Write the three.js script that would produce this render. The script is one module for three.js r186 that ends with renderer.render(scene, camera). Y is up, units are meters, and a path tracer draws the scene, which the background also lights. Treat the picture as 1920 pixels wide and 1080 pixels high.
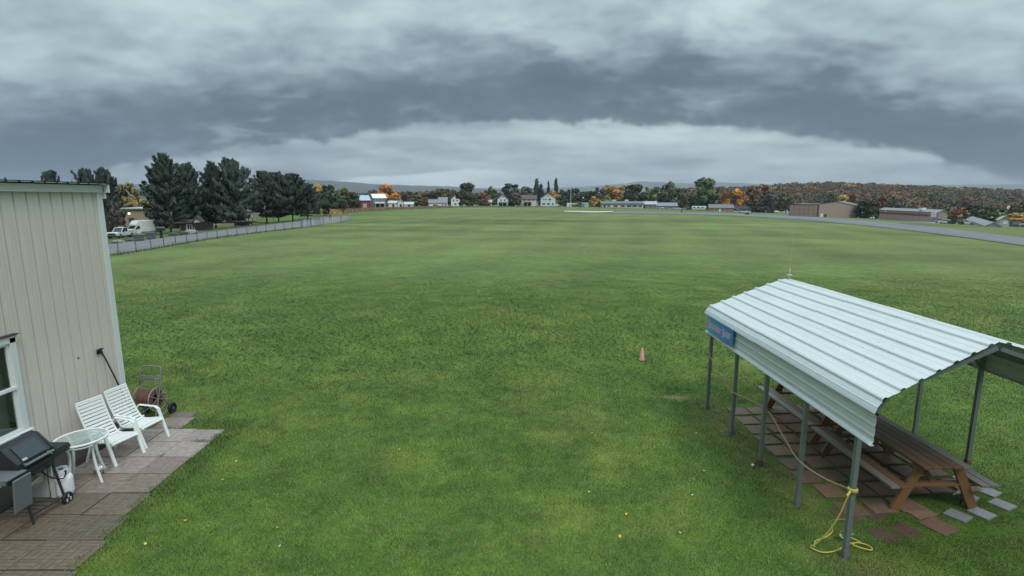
import * as THREE from 'three';
import { mergeGeometries } from 'three/addons/utils/BufferGeometryUtils.js';
import { RoundedBoxGeometry } from 'three/addons/geometries/RoundedBoxGeometry.js';

// ------------------------------------------------------------------ noise
function rng(seed) { let s = seed >>> 0; return () => { s = (s + 0x6d2b79f5) | 0; let t = Math.imul(s ^ (s >>> 15), 1 | s); t = (t + Math.imul(t ^ (t >>> 7), 61 | t)) ^ t; return ((t ^ (t >>> 14)) >>> 0) / 4294967296; }; }
const PERM = new Uint8Array(512);
{ const r = rng(77), a = [...Array(256).keys()]; for (let i = 255; i > 0; i--) { const j = Math.floor(r() * (i + 1)); [a[i], a[j]] = [a[j], a[i]]; } for (let i = 0; i < 512; i++) PERM[i] = a[i & 255]; }
const GX = new Float32Array(256), GY = new Float32Array(256);
for (let i = 0; i < 256; i++) { GX[i] = Math.cos(i * 2.399); GY[i] = Math.sin(i * 2.399); }
function noise(x, y) {                                    // gradient noise, about -0.7 .. 0.7
  const xi = Math.floor(x), yi = Math.floor(y), fx = x - xi, fy = y - yi, X = xi & 255, Y = yi & 255;
  const u = fx * fx * fx * (fx * (fx * 6 - 15) + 10), v = fy * fy * fy * (fy * (fy * 6 - 15) + 10);
  const a = PERM[PERM[X] + Y], b = PERM[PERM[X + 1] + Y], c = PERM[PERM[X] + Y + 1], d = PERM[PERM[X + 1] + Y + 1];
  const n0 = GX[a] * fx + GY[a] * fy, n1 = GX[b] * (fx - 1) + GY[b] * fy, n2 = GX[c] * fx + GY[c] * (fy - 1), n3 = GX[d] * (fx - 1) + GY[d] * (fy - 1);
  return (n0 + u * (n1 - n0)) + v * ((n2 + u * (n3 - n2)) - (n0 + u * (n1 - n0)));
}
function fbm(x, y, o, gain = 0.5) { let s = 0, a = 1, t = 0; for (let i = 0; i < o; i++) { s += a * noise(x, y); t += a; a *= gain; x = x * 2.03 + 17.3; y = y * 2.03 - 9.1; } return s / t * 1.5; }
const clamp = (x, a = 0, b = 1) => Math.min(b, Math.max(a, x));
const ss = (a, b, x) => { const t = clamp((x - a) / (b - a)); return t * t * (3 - 2 * t); };
const mix = (a, b, t) => a + (b - a) * t;
const mix3 = (a, b, t) => [mix(a[0], b[0], t), mix(a[1], b[1], t), mix(a[2], b[2], t)];
function curve(pts, x) { if (x <= pts[0][0]) return pts[0][1]; for (let i = 1; i < pts.length; i++) if (x <= pts[i][0]) { const t = (x - pts[i - 1][0]) / (pts[i][0] - pts[i - 1][0]); const s = t * t * (3 - 2 * t); return mix(pts[i - 1][1], pts[i][1], mix(t, s, 0.5)); } return pts.at(-1)[1]; }

// ------------------------------------------------------------------ camera, sky, sun, exposure
const scene = new THREE.Scene();
const EYE = 4.8, PITCH = Math.atan(0.17), CP = Math.cos(PITCH), SP = Math.sin(PITCH);
const camera = new THREE.PerspectiveCamera(2 * Math.atan(0.54) * 180 / Math.PI, 16 / 9, 0.1, 30000);
camera.position.set(0, EYE, 0);
camera.rotation.set(-PITCH, 0, 0);
scene.add(camera);
const renderer = new THREE.WebGLRenderer({ antialias: true });
renderer.toneMapping = THREE.LinearToneMapping;
renderer.toneMappingExposure = 1.12;
renderer.shadowMap.enabled = true;

const W = 3072, H = 1536;
const ARCH = [[-75, -2], [-60, -1], [-43.3, .1], [-39.8, .7], [-35.5, 2.5], [-26.8, 4.4], [-19.2, 5.5], [-8.8, 7.3], [0, 7.7], [7.7, 7.5], [18.2, 6.7], [24.9, 6.1], [30.2, 5], [35.8, 3.7], [40.4, 2.1], [43.3, 1.0], [60, -1], [75, -2]];
const SLIVER = [[-30, 0.6], [-19, 1.2], [-14.3, 1.9], [-10, 2.4], [-5.6, 2.75], [0, 2.6], [10, 1.8], [30, 1]];
const BLOBS = [[-43, 4.5, 10, 3, -.14], [-24, 7.6, 10, 1.6, -.20], [-31, 9.2, 8, 1.6, -.08], [2, 12.4, 6, 1.5, -.20], [9, 10.6, 8, 1.7, -.16], [15.5, 12.4, 4, 1.8, -.24], [28.5, 10.6, 3.6, 2.2, -.26], [32, 7.6, 5, 1.6, -.16], [39, 5.2, 6, 1.6, -.14], [-8, 10.2, 8, 1.4, -.10],
  [-17.5, 14.6, 10, 2.2, .08], [-26, 6.1, 4, .7, .20], [-10.5, 8.7, 5, .7, .14], [-19, 6.5, 5, .7, .10], [12.5, 9.7, 4.5, .9, .20], [23, 16.5, 8, 2.6, .22], [20, 8.6, 3.6, .8, .14], [38.5, 7.4, 3.5, 1.1, .12], [-36, 11.5, 6, 1.8, .10], [0, 16.8, 5, 1.4, .10], [5, 15, 3, 1.1, .14], [-41, 9, 4, 1.2, .08], [33, 13.5, 5, 2, .10]];
const RAMP = [[0, [.122, .165, .215]], [.22, [.158, .206, .258]], [.45, [.255, .325, .390]], [.7, [.395, .52, .565]], [1, [.57, .715, .745]]];
function ramp(v) { v = clamp(v); for (let i = 1; i < RAMP.length; i++) if (v <= RAMP[i][0]) return mix3(RAMP[i - 1][1], RAMP[i][1], (v - RAMP[i - 1][0]) / (RAMP[i][0] - RAMP[i - 1][0])); return RAMP.at(-1)[1]; }
function skyColor(dx, dy, dz) {
  const el = Math.asin(clamp(dy, -1, 1)) * 180 / Math.PI, az = Math.atan2(dx, -dz) * 180 / Math.PI;
  const e = Math.max(dy, 0) + 0.34, k0 = 7.5, px = dx / e * k0, pz = dz / e * k0 * 1.5;   // where the ray meets the cloud deck
  const wx = fbm(px * .35 + 3, pz * .35, 3), wz = fbm(px * .35 - 31, pz * .35 + 11, 3);
  const n = fbm(px * .44 + wx * .35, pz * .5 + wz * .35 + 5, 5, .46);
  const n2 = fbm(px * 1.3 + wx * .6 + 40, pz * 1.45 + wz * .6, 5, .48);
  const back = ss(48, 80, Math.abs(az));
  const A0 = mix(curve(ARCH, az), -3, back), A = A0 + (n2 * .5 + fbm(az * .4, el * .4, 5) * .8) * (0.35 + 0.65 * ss(0, 4, A0));
  const q = el - A;
  // above the edge of the shelf: dark, lifting to pale grey-blue higher up
  let v = mix(.15, .82, ss(-.5, 14.5, q)) - .12 * ss(30, 45, Math.abs(az)) * ss(6, 14, q) + n * mix(.15, .25, ss(0, 6, q)) + n2 * mix(.07, .11, ss(-.5, 3.5, q)) + fbm(az * .11 + 2, el * .26 + 3, 4, .45) * .24 + fbm(az * .42, el * .95 + 8, 4, .5) * .10;
  for (const [ba, be, ra, re, k] of BLOBS) { const qx = (az + n2 * 4 + wx * 3 - ba) / ra, qy = (el + n2 * 1.6 + wz - be) / re, r = qx * qx + qy * qy; if (r < 4) v += k * Math.exp(-r * 1.3) * (1 + n * .8); }
  v = mix(v, .35 + n * .3 + n2 * .15 + .2 * ss(22, 45, el), ss(48, 80, Math.abs(az)));          // the same heavy overcast all round
  let up = ramp(v + .02);
  const blue = ss(-20, -42, az) * ss(9, 1, q) * .55;
  up = [up[0] * (1 - blue * .22), up[1] * (1 - blue * .07), up[2] * (1 + blue * .04)];
  // below it: a bright, faintly streaked gap down to the horizon
  const st = fbm(az * .06 + n2 * .2, el * .45 + wx * .3, 4), st2 = fbm(az * .16 + 9, el * 1.0 + n2 * .5, 4);
  let g = .66 + st * .24 + st2 * .16 + .20 * Math.exp(-Math.pow((az - 14) / 13, 2)) * ss(3.2, .2, -q) - .10 * ss(-4, -24, az) - .1 * ss(28, 42, az);
  g += .34 * ss(.25, -.1, el - curve(SLIVER, az) - st2 * .5) * ss(-24, -15, az) * ss(4, -6, az);
  let low = ramp(g); low = [low[0] * 1.05, low[1] * .98, low[2] * .985];
  let c = mix3(low, up, ss(-.55, .75, q) * .55 + ss(-.1, .4, q) * .45);
  const k = .90 + 2.3 * ss(18, 75, el);            // an overcast sky brightens towards the zenith
  return [c[0] * k, c[1] * k, c[2] * k];
}
const skyData = new Float32Array(W * H * 4);
for (let j = 0; j < H; j++) {
  const th = (j + .5) / H * Math.PI - Math.PI / 2, y = Math.sin(th), c = Math.cos(th);
  for (let i = 0; i < W; i++) {
    const o = (j * W + i) * 4, ph = ((i + .5) / W - .5) * 2 * Math.PI;
    if (y < -.04) { skyData[o] = .16; skyData[o + 1] = .19; skyData[o + 2] = .16; }
    else { const s = skyColor(c * Math.cos(ph), y, c * Math.sin(ph)); skyData[o] = s[0]; skyData[o + 1] = s[1]; skyData[o + 2] = s[2]; }
    skyData[o + 3] = 1;
  }
}
const skyTex = new THREE.DataTexture(skyData, W, H, THREE.RGBAFormat, THREE.FloatType);
skyTex.mapping = THREE.EquirectangularReflectionMapping; skyTex.magFilter = skyTex.minFilter = THREE.LinearFilter; skyTex.needsUpdate = true;
scene.background = skyTex; scene.environment = skyTex;
const sun = new THREE.DirectionalLight(new THREE.Color(1, .97, .92), 1.4);
sun.position.set(22, 55, 24); sun.target.position.set(0, 0, -12); sun.castShadow = true; sun.shadow.radius = 45;
sun.shadow.mapSize.set(2048, 2048);
Object.assign(sun.shadow.camera, { left: -60, right: 60, top: 60, bottom: -60, near: 1, far: 200 });
scene.add(sun, sun.target);
scene.fog = new THREE.FogExp2(new THREE.Color(.62, .70, .78), 0.00012);

// ------------------------------------------------------------------ helpers
const names = new Map();
function numbered(n) { const k = names.get(n) ?? 0; names.set(n, k + 1); return k ? n + '_' + String(k).padStart(3, '0') : n; }
function tag(o, label, category, group, kind) { if (label) o.userData.label = label; if (category) o.userData.category = category; if (group) o.userData.group = group; if (kind) o.userData.kind = kind; return o; }
function thing(name, pos, ry, label, category, group) { const g = new THREE.Group(); g.name = numbered(name); g.position.set(...pos); g.rotation.y = ry; scene.add(g); return tag(g, label, category, group); }
function prep(g) { if (g.index) g = g.toNonIndexed(); for (const k of Object.keys(g.attributes)) if (!['position', 'normal', 'uv', 'color'].includes(k)) g.deleteAttribute(k); return g; }
function join(list) { if (!Array.isArray(list)) return list; if (list.length === 1) return list[0]; return mergeGeometries(list.map(prep)); }
function part(parent, name, geo, mat) { const m = new THREE.Mesh(join(geo), mat); m.name = name; m.castShadow = m.receiveShadow = true; (parent || scene).add(m); return m; }
function solo(name, geo, mat, label, category, group, kind) { const m = part(scene, numbered(name), geo, mat); return tag(m, label, category, group, kind); }
function copy(o, label, pos, ry) { const c = o.clone(); c.name = numbered(o.name.replace(/_\d{3}$/, '')); if (pos) c.position.set(...pos); if (ry !== undefined) c.rotation.y = ry; c.userData = { ...o.userData }; if (label) c.userData.label = label; scene.add(c); return c; }
function box(w, h, d, x = 0, y = 0, z = 0, rx = 0, ry = 0, rz = 0) { const g = new THREE.BoxGeometry(w, h, d); if (rx) g.rotateX(rx); if (ry) g.rotateY(ry); if (rz) g.rotateZ(rz); return g.translate(x, y, z); }
function rbox(w, h, d, r, x = 0, y = 0, z = 0, rx = 0, ry = 0, rz = 0) { const g = new RoundedBoxGeometry(w, h, d, 2, r); if (rx) g.rotateX(rx); if (ry) g.rotateY(ry); if (rz) g.rotateZ(rz); return g.translate(x, y, z); }
const V = (a) => new THREE.Vector3(...a);
function bar(a, b, r, seg = 8, r2 = r) { const A = V(a), B = V(b), d = B.clone().sub(A), g = new THREE.CylinderGeometry(r2, r, d.length(), seg); g.applyQuaternion(new THREE.Quaternion().setFromUnitVectors(new THREE.Vector3(0, 1, 0), d.clone().normalize())); return g.translate(...A.add(B).multiplyScalar(.5).toArray()); }
function beam(a, b, w, t, up = [0, 1, 0]) {              // a board from a to b, w wide across, t thick along up
  const A = V(a), B = V(b), d = B.clone().sub(A), L = d.length(), z = d.normalize(), x = new THREE.Vector3().crossVectors(V(up), z).normalize(), y = new THREE.Vector3().crossVectors(z, x);
  const g = new THREE.BoxGeometry(w, t, L); g.applyMatrix4(new THREE.Matrix4().makeBasis(x, y, z)); return g.translate(...A.add(B).multiplyScalar(.5).toArray());
}
function tube(pts, r, seg = 40, rad = 7, closed = false) { return new THREE.TubeGeometry(new THREE.CatmullRomCurve3(pts.map(V), closed, 'catmullrom', .5), seg, r, rad, closed); }
function lathe(pts, seg = 20) { return new THREE.LatheGeometry(pts.map((p) => new THREE.Vector2(...p)), seg); }
function tor(r, t, x, y, z, axis = 'y', seg = 28) { const g = new THREE.TorusGeometry(r, t, 7, seg); if (axis === 'y') g.rotateX(Math.PI / 2); if (axis === 'x') g.rotateY(Math.PI / 2); return g.translate(x, y, z); }
function ext(pts, depth) { const s = new THREE.Shape(pts.map((p) => new THREE.Vector2(...p))); return new THREE.ExtrudeGeometry(s, { depth, bevelEnabled: false }); }
const C = (r, g, b) => new THREE.Color().setRGB(r, g, b);
function mat(c, rough = .8, extra = {}) { return new THREE.MeshStandardMaterial({ color: C(...c), roughness: rough, metalness: 0, ...extra }); }
function tex(w, h, f, srgb = false) { const d = new Uint8Array(w * h * 4); for (let j = 0; j < h; j++) for (let i = 0; i < w; i++) { const c = f(i / w, j / h, i, j), o = (j * w + i) * 4; for (let k = 0; k < 3; k++) d[o + k] = clamp(Array.isArray(c) ? c[k] : c) * 255; d[o + 3] = 255; } const t = new THREE.DataTexture(d, w, h); t.wrapS = t.wrapT = THREE.RepeatWrapping; t.magFilter = THREE.LinearFilter; t.minFilter = THREE.LinearMipmapLinearFilter; if (srgb) t.colorSpace = THREE.SRGBColorSpace; t.needsUpdate = true; return t; }
const tile = (f, u, v) => { const a = f(u, v), b = f(u - 1, v), c = f(u, v - 1), d = f(u - 1, v - 1); return mix(mix(a, b, u), mix(c, d, u), v); };   // makes a pattern repeat cleanly
const rep = (t, x, y) => { const c = t.clone(); c.repeat.set(x, y); c.needsUpdate = true; return c; };

// ------------------------------------------------------------------ terrain
function T(x, z) {
  const d = Math.hypot(x, z);
  return -(2.8 * ss(-35, -80, x) * (1 - ss(125, 215, d)) + 4.2 * ss(30, 200, x) + 1.2 * ss(120, 320, d));
}
// a point of the terrain seen at a given place of the photograph (1920 wide), used as a surveyor's sighting
function sight(px, py) {
  const X = (px - 960) / 1000, Y = (540 - py) / 1000, fy = Y * CP - SP, fz = CP + Y * SP;
  let a = 4, b = 4;
  for (; b < 3000; b *= 1.02) { const y = EYE + fy / fz * b; if (y < T(X / fz * b, -b)) break; a = b; }
  for (let i = 0; i < 30; i++) { const m = (a + b) / 2; if (EYE + fy / fz * m < T(X / fz * m, -m)) b = m; else a = m; }
  return [X / fz * a, T(X / fz * a, -a), -a];
}
const atD = (px, d) => { const x = (px - 960) / 1000 * (d * CP + 5 * SP); return [x, T(x, -d), -d]; };   // on the terrain, d metres ahead
const topY = (py, d) => { const t = (py - 540) / 1000; return EYE - d * (.17 + t) / (1 - t * .17); };          // height of a sighted top

// ------------------------------------------------------------------ ground
const mow = (x, z) => { const w = fbm(x * .02, z * .02, 2) * 6; return Math.sin((x * .97 + z * .24 + w) * .75) * .5 + Math.sin((x * .2 - z + w) * .5) * .5; };
const DIRT = [[3.96, -12.35, .34, .13]];
function grassTone(x, z) {                                // linear colour of the lawn, some distance haze included
  x += .001; const d = Math.hypot(x, z);
  const n1 = fbm(x * .045 + 7, z * .045, 4), n2 = fbm(x * .22 - 4, z * .22 + 9, 4), n3 = fbm(x * .9, z * .9, 3), n4 = fbm(x * .35 + 50, z * .2, 3);
  let c = [.070, .145, .022];
  c = mix3(c, [.042, .105, .018], clamp(.35 + n1 * 1.0 + n2 * .7));
  c = mix3(c, [.128, .172, .038], clamp(.16 + n2 * .7 - n1 * .5 + n3 * .7) * .85);
  c = mix3(c, [.21, .175, .085], clamp(n4 * 1.0 + n3 * .5 - .18) * .55);
  const far = ss(19, 50, d + n1 * 16 + n2 * 6) * ss(-60, -22, x + n2 * 12);  // paler mown grass far off; haze and grazing view put into the colour too
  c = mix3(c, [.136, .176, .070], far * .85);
  const m = mow(x, z) * .15 * ss(12, 40, d), st = fbm(x * .011 + z * .004, z * .036 - x * .006, 4) * .62 * ss(40, 90, d) + fbm(x * .05 + z * .02, z * .1 - x * .03, 4) * .42 * ss(20, 45, d) + fbm(x * .2 + 3, z * .4, 3) * .2 * ss(14, 30, d); c = c.map((k) => k * (1 + m + n1 * .2 + st + (n2 * .22 + n3 * .34 + fbm(x * 2.6, z * 2.6, 2) * .28) * (1 - .6 * ss(20, 50, d))));
  if (x < -36) c = mix3(c, [.085, .10, .045], ss(-36, -44, x) * .8 * ss(140, 110, d));
  if (x > 40) c = mix3(c, [.10, .15, .035], ss(40, 90, x) * .7 * clamp(.5 + n1));
  // worn strips round the shelter posts
  const wx = Math.exp(-Math.pow((x - 4.55) / .42, 2)) * ss(-5.4, -6.4, z) * ss(-12.6, -11.6, z) * clamp(.55 + n3 + n2);
  c = mix3(c, [.16, .125, .075], clamp(wx) * .75);
  for (const [a, b, rx, rz] of DIRT) { const r = Math.pow((x - a) / rx, 2) + Math.pow((z - b) / rz, 2); c = mix3(c, [.30, .24, .17], ss(1.4, .5, r)); }
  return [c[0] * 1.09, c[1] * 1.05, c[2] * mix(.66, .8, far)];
}
{
  const xs = [], zs = [];
  for (let i = -200; i <= 200; i++) xs.push(10 * Math.sinh(i * .0323));
  for (let i = -40; i <= 320; i++) zs.push(-6 - 10 * Math.sinh(i * .0207));
  const pos = [], col = [], uv = [], idx = [];
  for (const z of zs) for (const x of xs) {
    pos.push(x, T(x, z), z); uv.push(x, z);
    const bare = 1;
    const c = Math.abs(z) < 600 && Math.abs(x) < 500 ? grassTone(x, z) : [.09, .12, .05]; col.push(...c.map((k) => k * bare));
  }
  const n = xs.length;
  for (let j = 0; j + 1 < zs.length; j++) for (let i = 0; i + 1 < n; i++) { const a = j * n + i; idx.push(a, a + 1, a + n, a + 1, a + n + 1, a + n); }
  const g = new THREE.BufferGeometry(); g.setAttribute('position', new THREE.Float32BufferAttribute(pos, 3)); g.setAttribute('color', new THREE.Float32BufferAttribute(col, 3)); g.setAttribute('uv', new THREE.Float32BufferAttribute(uv, 2)); g.setIndex(idx); g.computeVertexNormals();
  const detail = tex(1024, 1024, (u, v) => { const f = tile((a, b) => fbm(a * 90, b * 90, 3, .7), u, v), m = tile((a, b) => fbm(a * 14, b * 14, 3), u, v); const st = tile((a, b) => fbm(a * 7, b * 26, 3), u, v), t = .72 + f * .40 + m * .30 + st * .28; return [t * .98, t, t * .9]; });
  const bumpT = tex(1024, 1024, (u, v) => .5 + tile((a, b) => fbm(a * 110, b * 110, 3, .7), u, v) * .5);
  const m = new THREE.MeshStandardMaterial({ vertexColors: true, color: C(1.22, 1.2, 1.22), roughness: 1, map: rep(detail, 1 / 7, 1 / 7), bumpMap: rep(bumpT, 1 / 7, 1 / 7), bumpScale: .03 });
  solo('grass_field', g, m, 'wide mown green lawn of the airfield reaching to the far houses', null, null, 'structure');
}
function ribbon(L, R, lift, n = 60, uvs = 1) {            // a strip draped on the terrain between two edge lines
  const cl = new THREE.CatmullRomCurve3(L.map(([x, z]) => new THREE.Vector3(x, 0, z))), cr = new THREE.CatmullRomCurve3(R.map(([x, z]) => new THREE.Vector3(x, 0, z)));
  const pos = [], uv = [], idx = [], K = 7;
  for (let i = 0; i <= n; i++) { const a = cl.getPoint(i / n), b = cr.getPoint(i / n); for (let k = 0; k < K; k++) { const x = mix(a.x, b.x, k / (K - 1)), z = mix(a.z, b.z, k / (K - 1)); pos.push(x, T(x, z) + lift, z); uv.push(k / (K - 1), i / n * 3); } }
  for (let i = 0; i < n; i++) for (let k = 0; k < K - 1; k++) { const a = i * K + k; idx.push(a, a + 1, a + K, a + 1, a + K + 1, a + K); }
  const g = new THREE.BufferGeometry(); g.setAttribute('position', new THREE.Float32BufferAttribute(pos, 3)); g.setAttribute('uv', new THREE.Float32BufferAttribute(uv, 2)); g.setIndex(idx); g.computeVertexNormals();
  if (g.attributes.normal.getY(0) < 0) { for (let i = 0; i < idx.length; i += 3) [idx[i + 1], idx[i + 2]] = [idx[i + 2], idx[i + 1]]; g.setIndex(idx); g.computeVertexNormals(); }
  return g;
}
const asphaltT = tex(512, 512, (u, v) => { const f = tile((a, b) => fbm(a * 60, b * 60, 3, .7), u, v), m = tile((a, b) => fbm(a * 5, b * 5, 4), u, v); return .78 + f * .25 + m * .3; });
const laneT = tex(256, 1024, (u, v) => { const w = u + tile((a, b) => fbm(a * 2, b * 3, 2), u, v) * .05, tr = Math.exp(-Math.pow((w - .3) / .06, 2)) + Math.exp(-Math.pow((w - .7) / .06, 2)), n = tile((a, b) => fbm(a * 22, b * 30, 3, .6), u, v), l = tile((a, b) => fbm(a * 14, b * 3, 3), u, v), p = tile((a, b) => fbm(a * 3, b * 6 + 4, 3), u, v); const t = .72 + tr * .14 + n * .14 + l * .22 + p * .22 - .14 * ss(.12, 0, Math.min(u, 1 - u)); return [t, t * .99, t * .99]; });
const mRoad = mat([.205, .20, .205], .75, { map: laneT });
const mRunway = mat([.19, .20, .21], .7, { map: laneT });
const mPale = mat([.42, .43, .42], .8, { map: rep(asphaltT, .05, .05) });
const XZ = (list) => list.map(([a, b]) => { const p = sight(a, b); return [p[0], p[2]]; });
solo('road', ribbon([[-33.4, -8], [-33.9, -30], [-34.2, -50], [-35.6, -66], [-34.3, -84], [-33.6, -102], [-36, -120], [-46, -152]], [[-46, -8], [-45, -30], [-44, -50], [-45, -66], [-46.5, -84], [-48.5, -102], [-52, -125], [-58, -156]], .03), mRoad, 'grey asphalt lane running behind the chain link fence', null, null, 'structure');
solo('runway', ribbon(XZ([[1150, 400.5], [1260, 401.8], [1380, 405], [1480, 411], [1600, 421.5], [1700, 432], [1800, 445], [1930, 463], [2300, 520]]), XZ([[1150, 397], [1260, 398], [1380, 400.5], [1480, 404.6], [1600, 412], [1700, 420.5], [1800, 431], [1930, 447.5], [2300, 497]]), .06), mRunway, 'long grey asphalt runway crossing the field on the right', null, null, 'structure');
solo('taxiway', ribbon(XZ([[1380, 393.8], [1480, 399.3], [1600, 406.8], [1700, 414.5], [1762, 419.5]]), XZ([[1380, 391.8], [1480, 397], [1600, 404], [1700, 411.6], [1762, 417]]), .07), mPale, 'pale concrete taxiway between the runway and the tan hangar', null, null, 'structure');
solo('path', ribbon(XZ([[1058, 397.0], [1085, 397.9], [1110, 398.6], [1150, 398.0]]), XZ([[1058, 395.6], [1085, 396], [1110, 396.4], [1150, 396.4]]), .09), mat([.52, .53, .52], .8), 'bright white concrete pad at the far end of the runway', null, null, 'structure');

// ------------------------------------------------------------------ large structure: the metal hangar on the left
const dirtyT = tex(256, 512, (u, v) => { const s = tile((a, b) => fbm(a * 22, b * 2.2, 4), u, v), m = tile((a, b) => fbm(a * 4, b * 4, 4), u, v); return [.90 + s * .10 + m * .08, .90 + s * .10 + m * .08, .89 + s * .12 + m * .09]; });
const mSiding = mat([.70, .645, .585], .5, { map: rep(dirtyT, .55, .35) });
const mTrim = mat([.76, .79, .79], .45, { map: rep(dirtyT, 1, 1) });
const mRoofTin = mat([.62, .65, .67], .45);
const mDark = mat([.012, .012, .014], .6);
const mBlack = mat([.022, .024, .028], .5);
const mInside = mat([.06, .058, .055], .9);
const mGlass = new THREE.MeshPhysicalMaterial({ color: C(.85, .9, .9), roughness: .03, transmission: 1, thickness: 0, ior: 1.5 });
const mWhite = mat([.80, .82, .80], .38);
const mConcrete = mat([.10, .092, .085], .95);
{
  const hx = -8, z0 = -10.5, top = 4.985;
  const B = thing('metal_hangar', [hx, 0, z0], 0, 'tall beige ribbed metal building with white trim at the left edge', 'building');
  const pw = .235;
  const profile = (h) => {                               // one siding sheet, standing, wall faces +x, width along +z
    const p = [[0, 0], [.005, -.022], [.026, -.022], [.034, .004], [.05, 0], [.10, 0], [.106, .0035], [.118, .0035], [.124, 0], [.165, 0], [.171, .0035], [.183, .0035], [.189, 0], [pw, 0]];
    const s = [...p.map(([w, o]) => [o, -w]), ...p.slice().reverse().map(([w, o]) => [-.03, -w])];
    const g = ext(s, h); g.rotateX(-Math.PI / 2);      // shape (x, y=-w) -> x, z = w ; extrude up
    return g;
  };
  const hFull = top - .32, gFull = profile(hFull), gLow = profile(.98 - .32 + .01), gUp = profile(top - 2.6 - .0);
  gFull.translate(0, .32, 0); gLow.translate(0, .32, 0); gUp.translate(0, 2.6, 0);
  part(B, 'wall_panel', box(.004, top - .32, .04, .0, (top + .32) / 2, .03), mSiding);
  for (let k = -1; k < 60; k++) {
    const z = .17 + k * pw;
    if (k >= 9 && k < 13) { const a = part(B, 'wall_panel', gLow, mSiding), b = part(B, 'wall_panel', gUp, mSiding); a.position.z = b.position.z = z; }
    else part(B, 'wall_panel', gFull, mSiding).position.z = z;
  }
  part(B, 'foundation', box(.30, .5, 15, -.16, .07, 7.52), mConcrete);
  part(B, 'end_wall', [box(9, top, .12, -4.52, top / 2, .07)], mSiding);
  part(B, 'rear_wall', [box(.12, top, 14.2, -9, top / 2, 7.2)], mSiding);
  part(B, 'interior_floor', box(8.6, .1, 14, -4.5, .2, 7.2), mInside);
  part(B, 'corner_trim', [box(.026, top - .3, .13, .021, (top + .3) / 2, .045), box(.13, top - .3, .02, -.045, (top + .3) / 2, -.012)], mTrim);
  part(B, 'fascia', [box(.03, .13, 14.4, .042, top - .025, 7.15), box(.012, .012, 14.4, .066, top - .085, 7.15)], mTrim);
  part(B, 'gutter_end', [box(.13, .15, .05, .09, top - .02, -.05), box(.04, .22, .05, .05, top - .10, -.05)], mTrim);
  for (let k = 0; k < 61; k++) {                           // roof sheets: a flat pan and a standing rib each, falling to this eave
    const z = -.04 + k * pw;
    const sh = [beam([.17, top + .065, z + pw / 2], [-4.5, top + .11, z + pw / 2], pw - .004, .006)];
    const rp = part(B, 'roof_panel', sh, mRoofTin); part(rp, 'standing_rib', beam([.174, top + .072, z + .02], [-4.5, top + .124, z + .02], .04, .034), mDark);
  }
  part(B, 'roof_deck', [beam([-.02, top + .052, 7.1], [-4.5, top + .09, 7.1], 14.3, .02), beam([-4.5, top + .09, 7.1], [-9.1, top + .05, 7.1], 14.3, .03)], mDark);
  // the sash window
  const wz0 = .17 + 9 * pw, wz1 = .17 + 13 * pw, y0 = .98, y1 = 2.6, wc = (wz0 + wz1) / 2, ww = wz1 - wz0;
  const win = part(B, 'window', [box(.07, .11, ww + .16, .03, y1 - .02, wc), box(.07, y1 - y0, .10, .03, (y0 + y1) / 2, wz0 - .0), box(.07, y1 - y0, .10, .03, (y0 + y1) / 2, wz1 + .0)], mTrim);
  part(win, 'sash', [box(.045, .05, ww - .1, .035, (y0 + y1) / 2, wc), box(.04, .04, ww - .1, .012, y1 - .095, wc), box(.04, .05, ww - .1, .02, y0 + .10, wc), ...[wz0 + .07, wz1 - .07].map((z) => box(.038, y1 - y0 - .2, .036, .012, (y0 + y1) / 2, z))], mWhite);
  part(win, 'pane', box(.004, .70, ww - .2, .004, (y0 + y1) / 2 + .37, wc), mGlass);
  part(win, 'pane', box(.004, .66, ww - .2, .018, (y0 + y1) / 2 - .35, wc), mGlass);
  part(win, 'sill', [box(.11, .06, ww + .2, .05, y0 + .04, wc), box(.05, .07, ww + .14, .03, y0 - .03, wc)], mTrim);
  part(win, 'lintel', box(.09, .018, ww + .2, .045, y1 + .046, wc), mat([.05, .04, .035], .8));
  part(B, 'interior_curtain', [box(.02, 1.5, .26, -.16, 1.8, wz0 + .18), box(.3, .06, ww, -.2, y0 + .05, wc), bar([-.2, y0 + .08, wz0 + .35], [-.2, y0 + .2, wz0 + .35], .06)], mat([.17, .17, .16], .95));
  for (const [z, y] of [[.30, 1.95], [.9, 3.2], [2.6, 2.2], [1.1, 1.25]]) part(B, 'screw', box(.012, .012, .012, .004, y, z + .3), mTrim);
  const vent = part(B, 'siding_patch', box(.008, .025, .025, .006, 1.88, 1.02), mDark);
  // tap and hose on the wall
  const hose = thing('garden_hose', [hx, 0, z0], 0, 'black hose hanging from a spigot near the corner of the beige wall', 'hose');
  part(hose, 'spigot', [bar([0, 1.86, .56], [.09, 1.86, .56], .018), bar([.07, 1.86, .56], [.1, 1.78, .555], .02), tor(.035, .008, .075, 1.92, .56), box(.02, .05, .02, .075, 1.89, .56), box(.012, .09, .09, .022, 1.86, .56)], mDark);
  part(hose, 'hose_line', tube([[.1, 1.80, .555], [.12, 1.72, .54], [.11, 1.5, .44], [.10, 1.2, .31], [.10, .9, .20], [.10, .6, .09], [.12, .35, -.03], [.15, .12, -.18], [.2, .03, -.4], [.25, .025, -.62]], .014, 60), mBlack);
}

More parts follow.
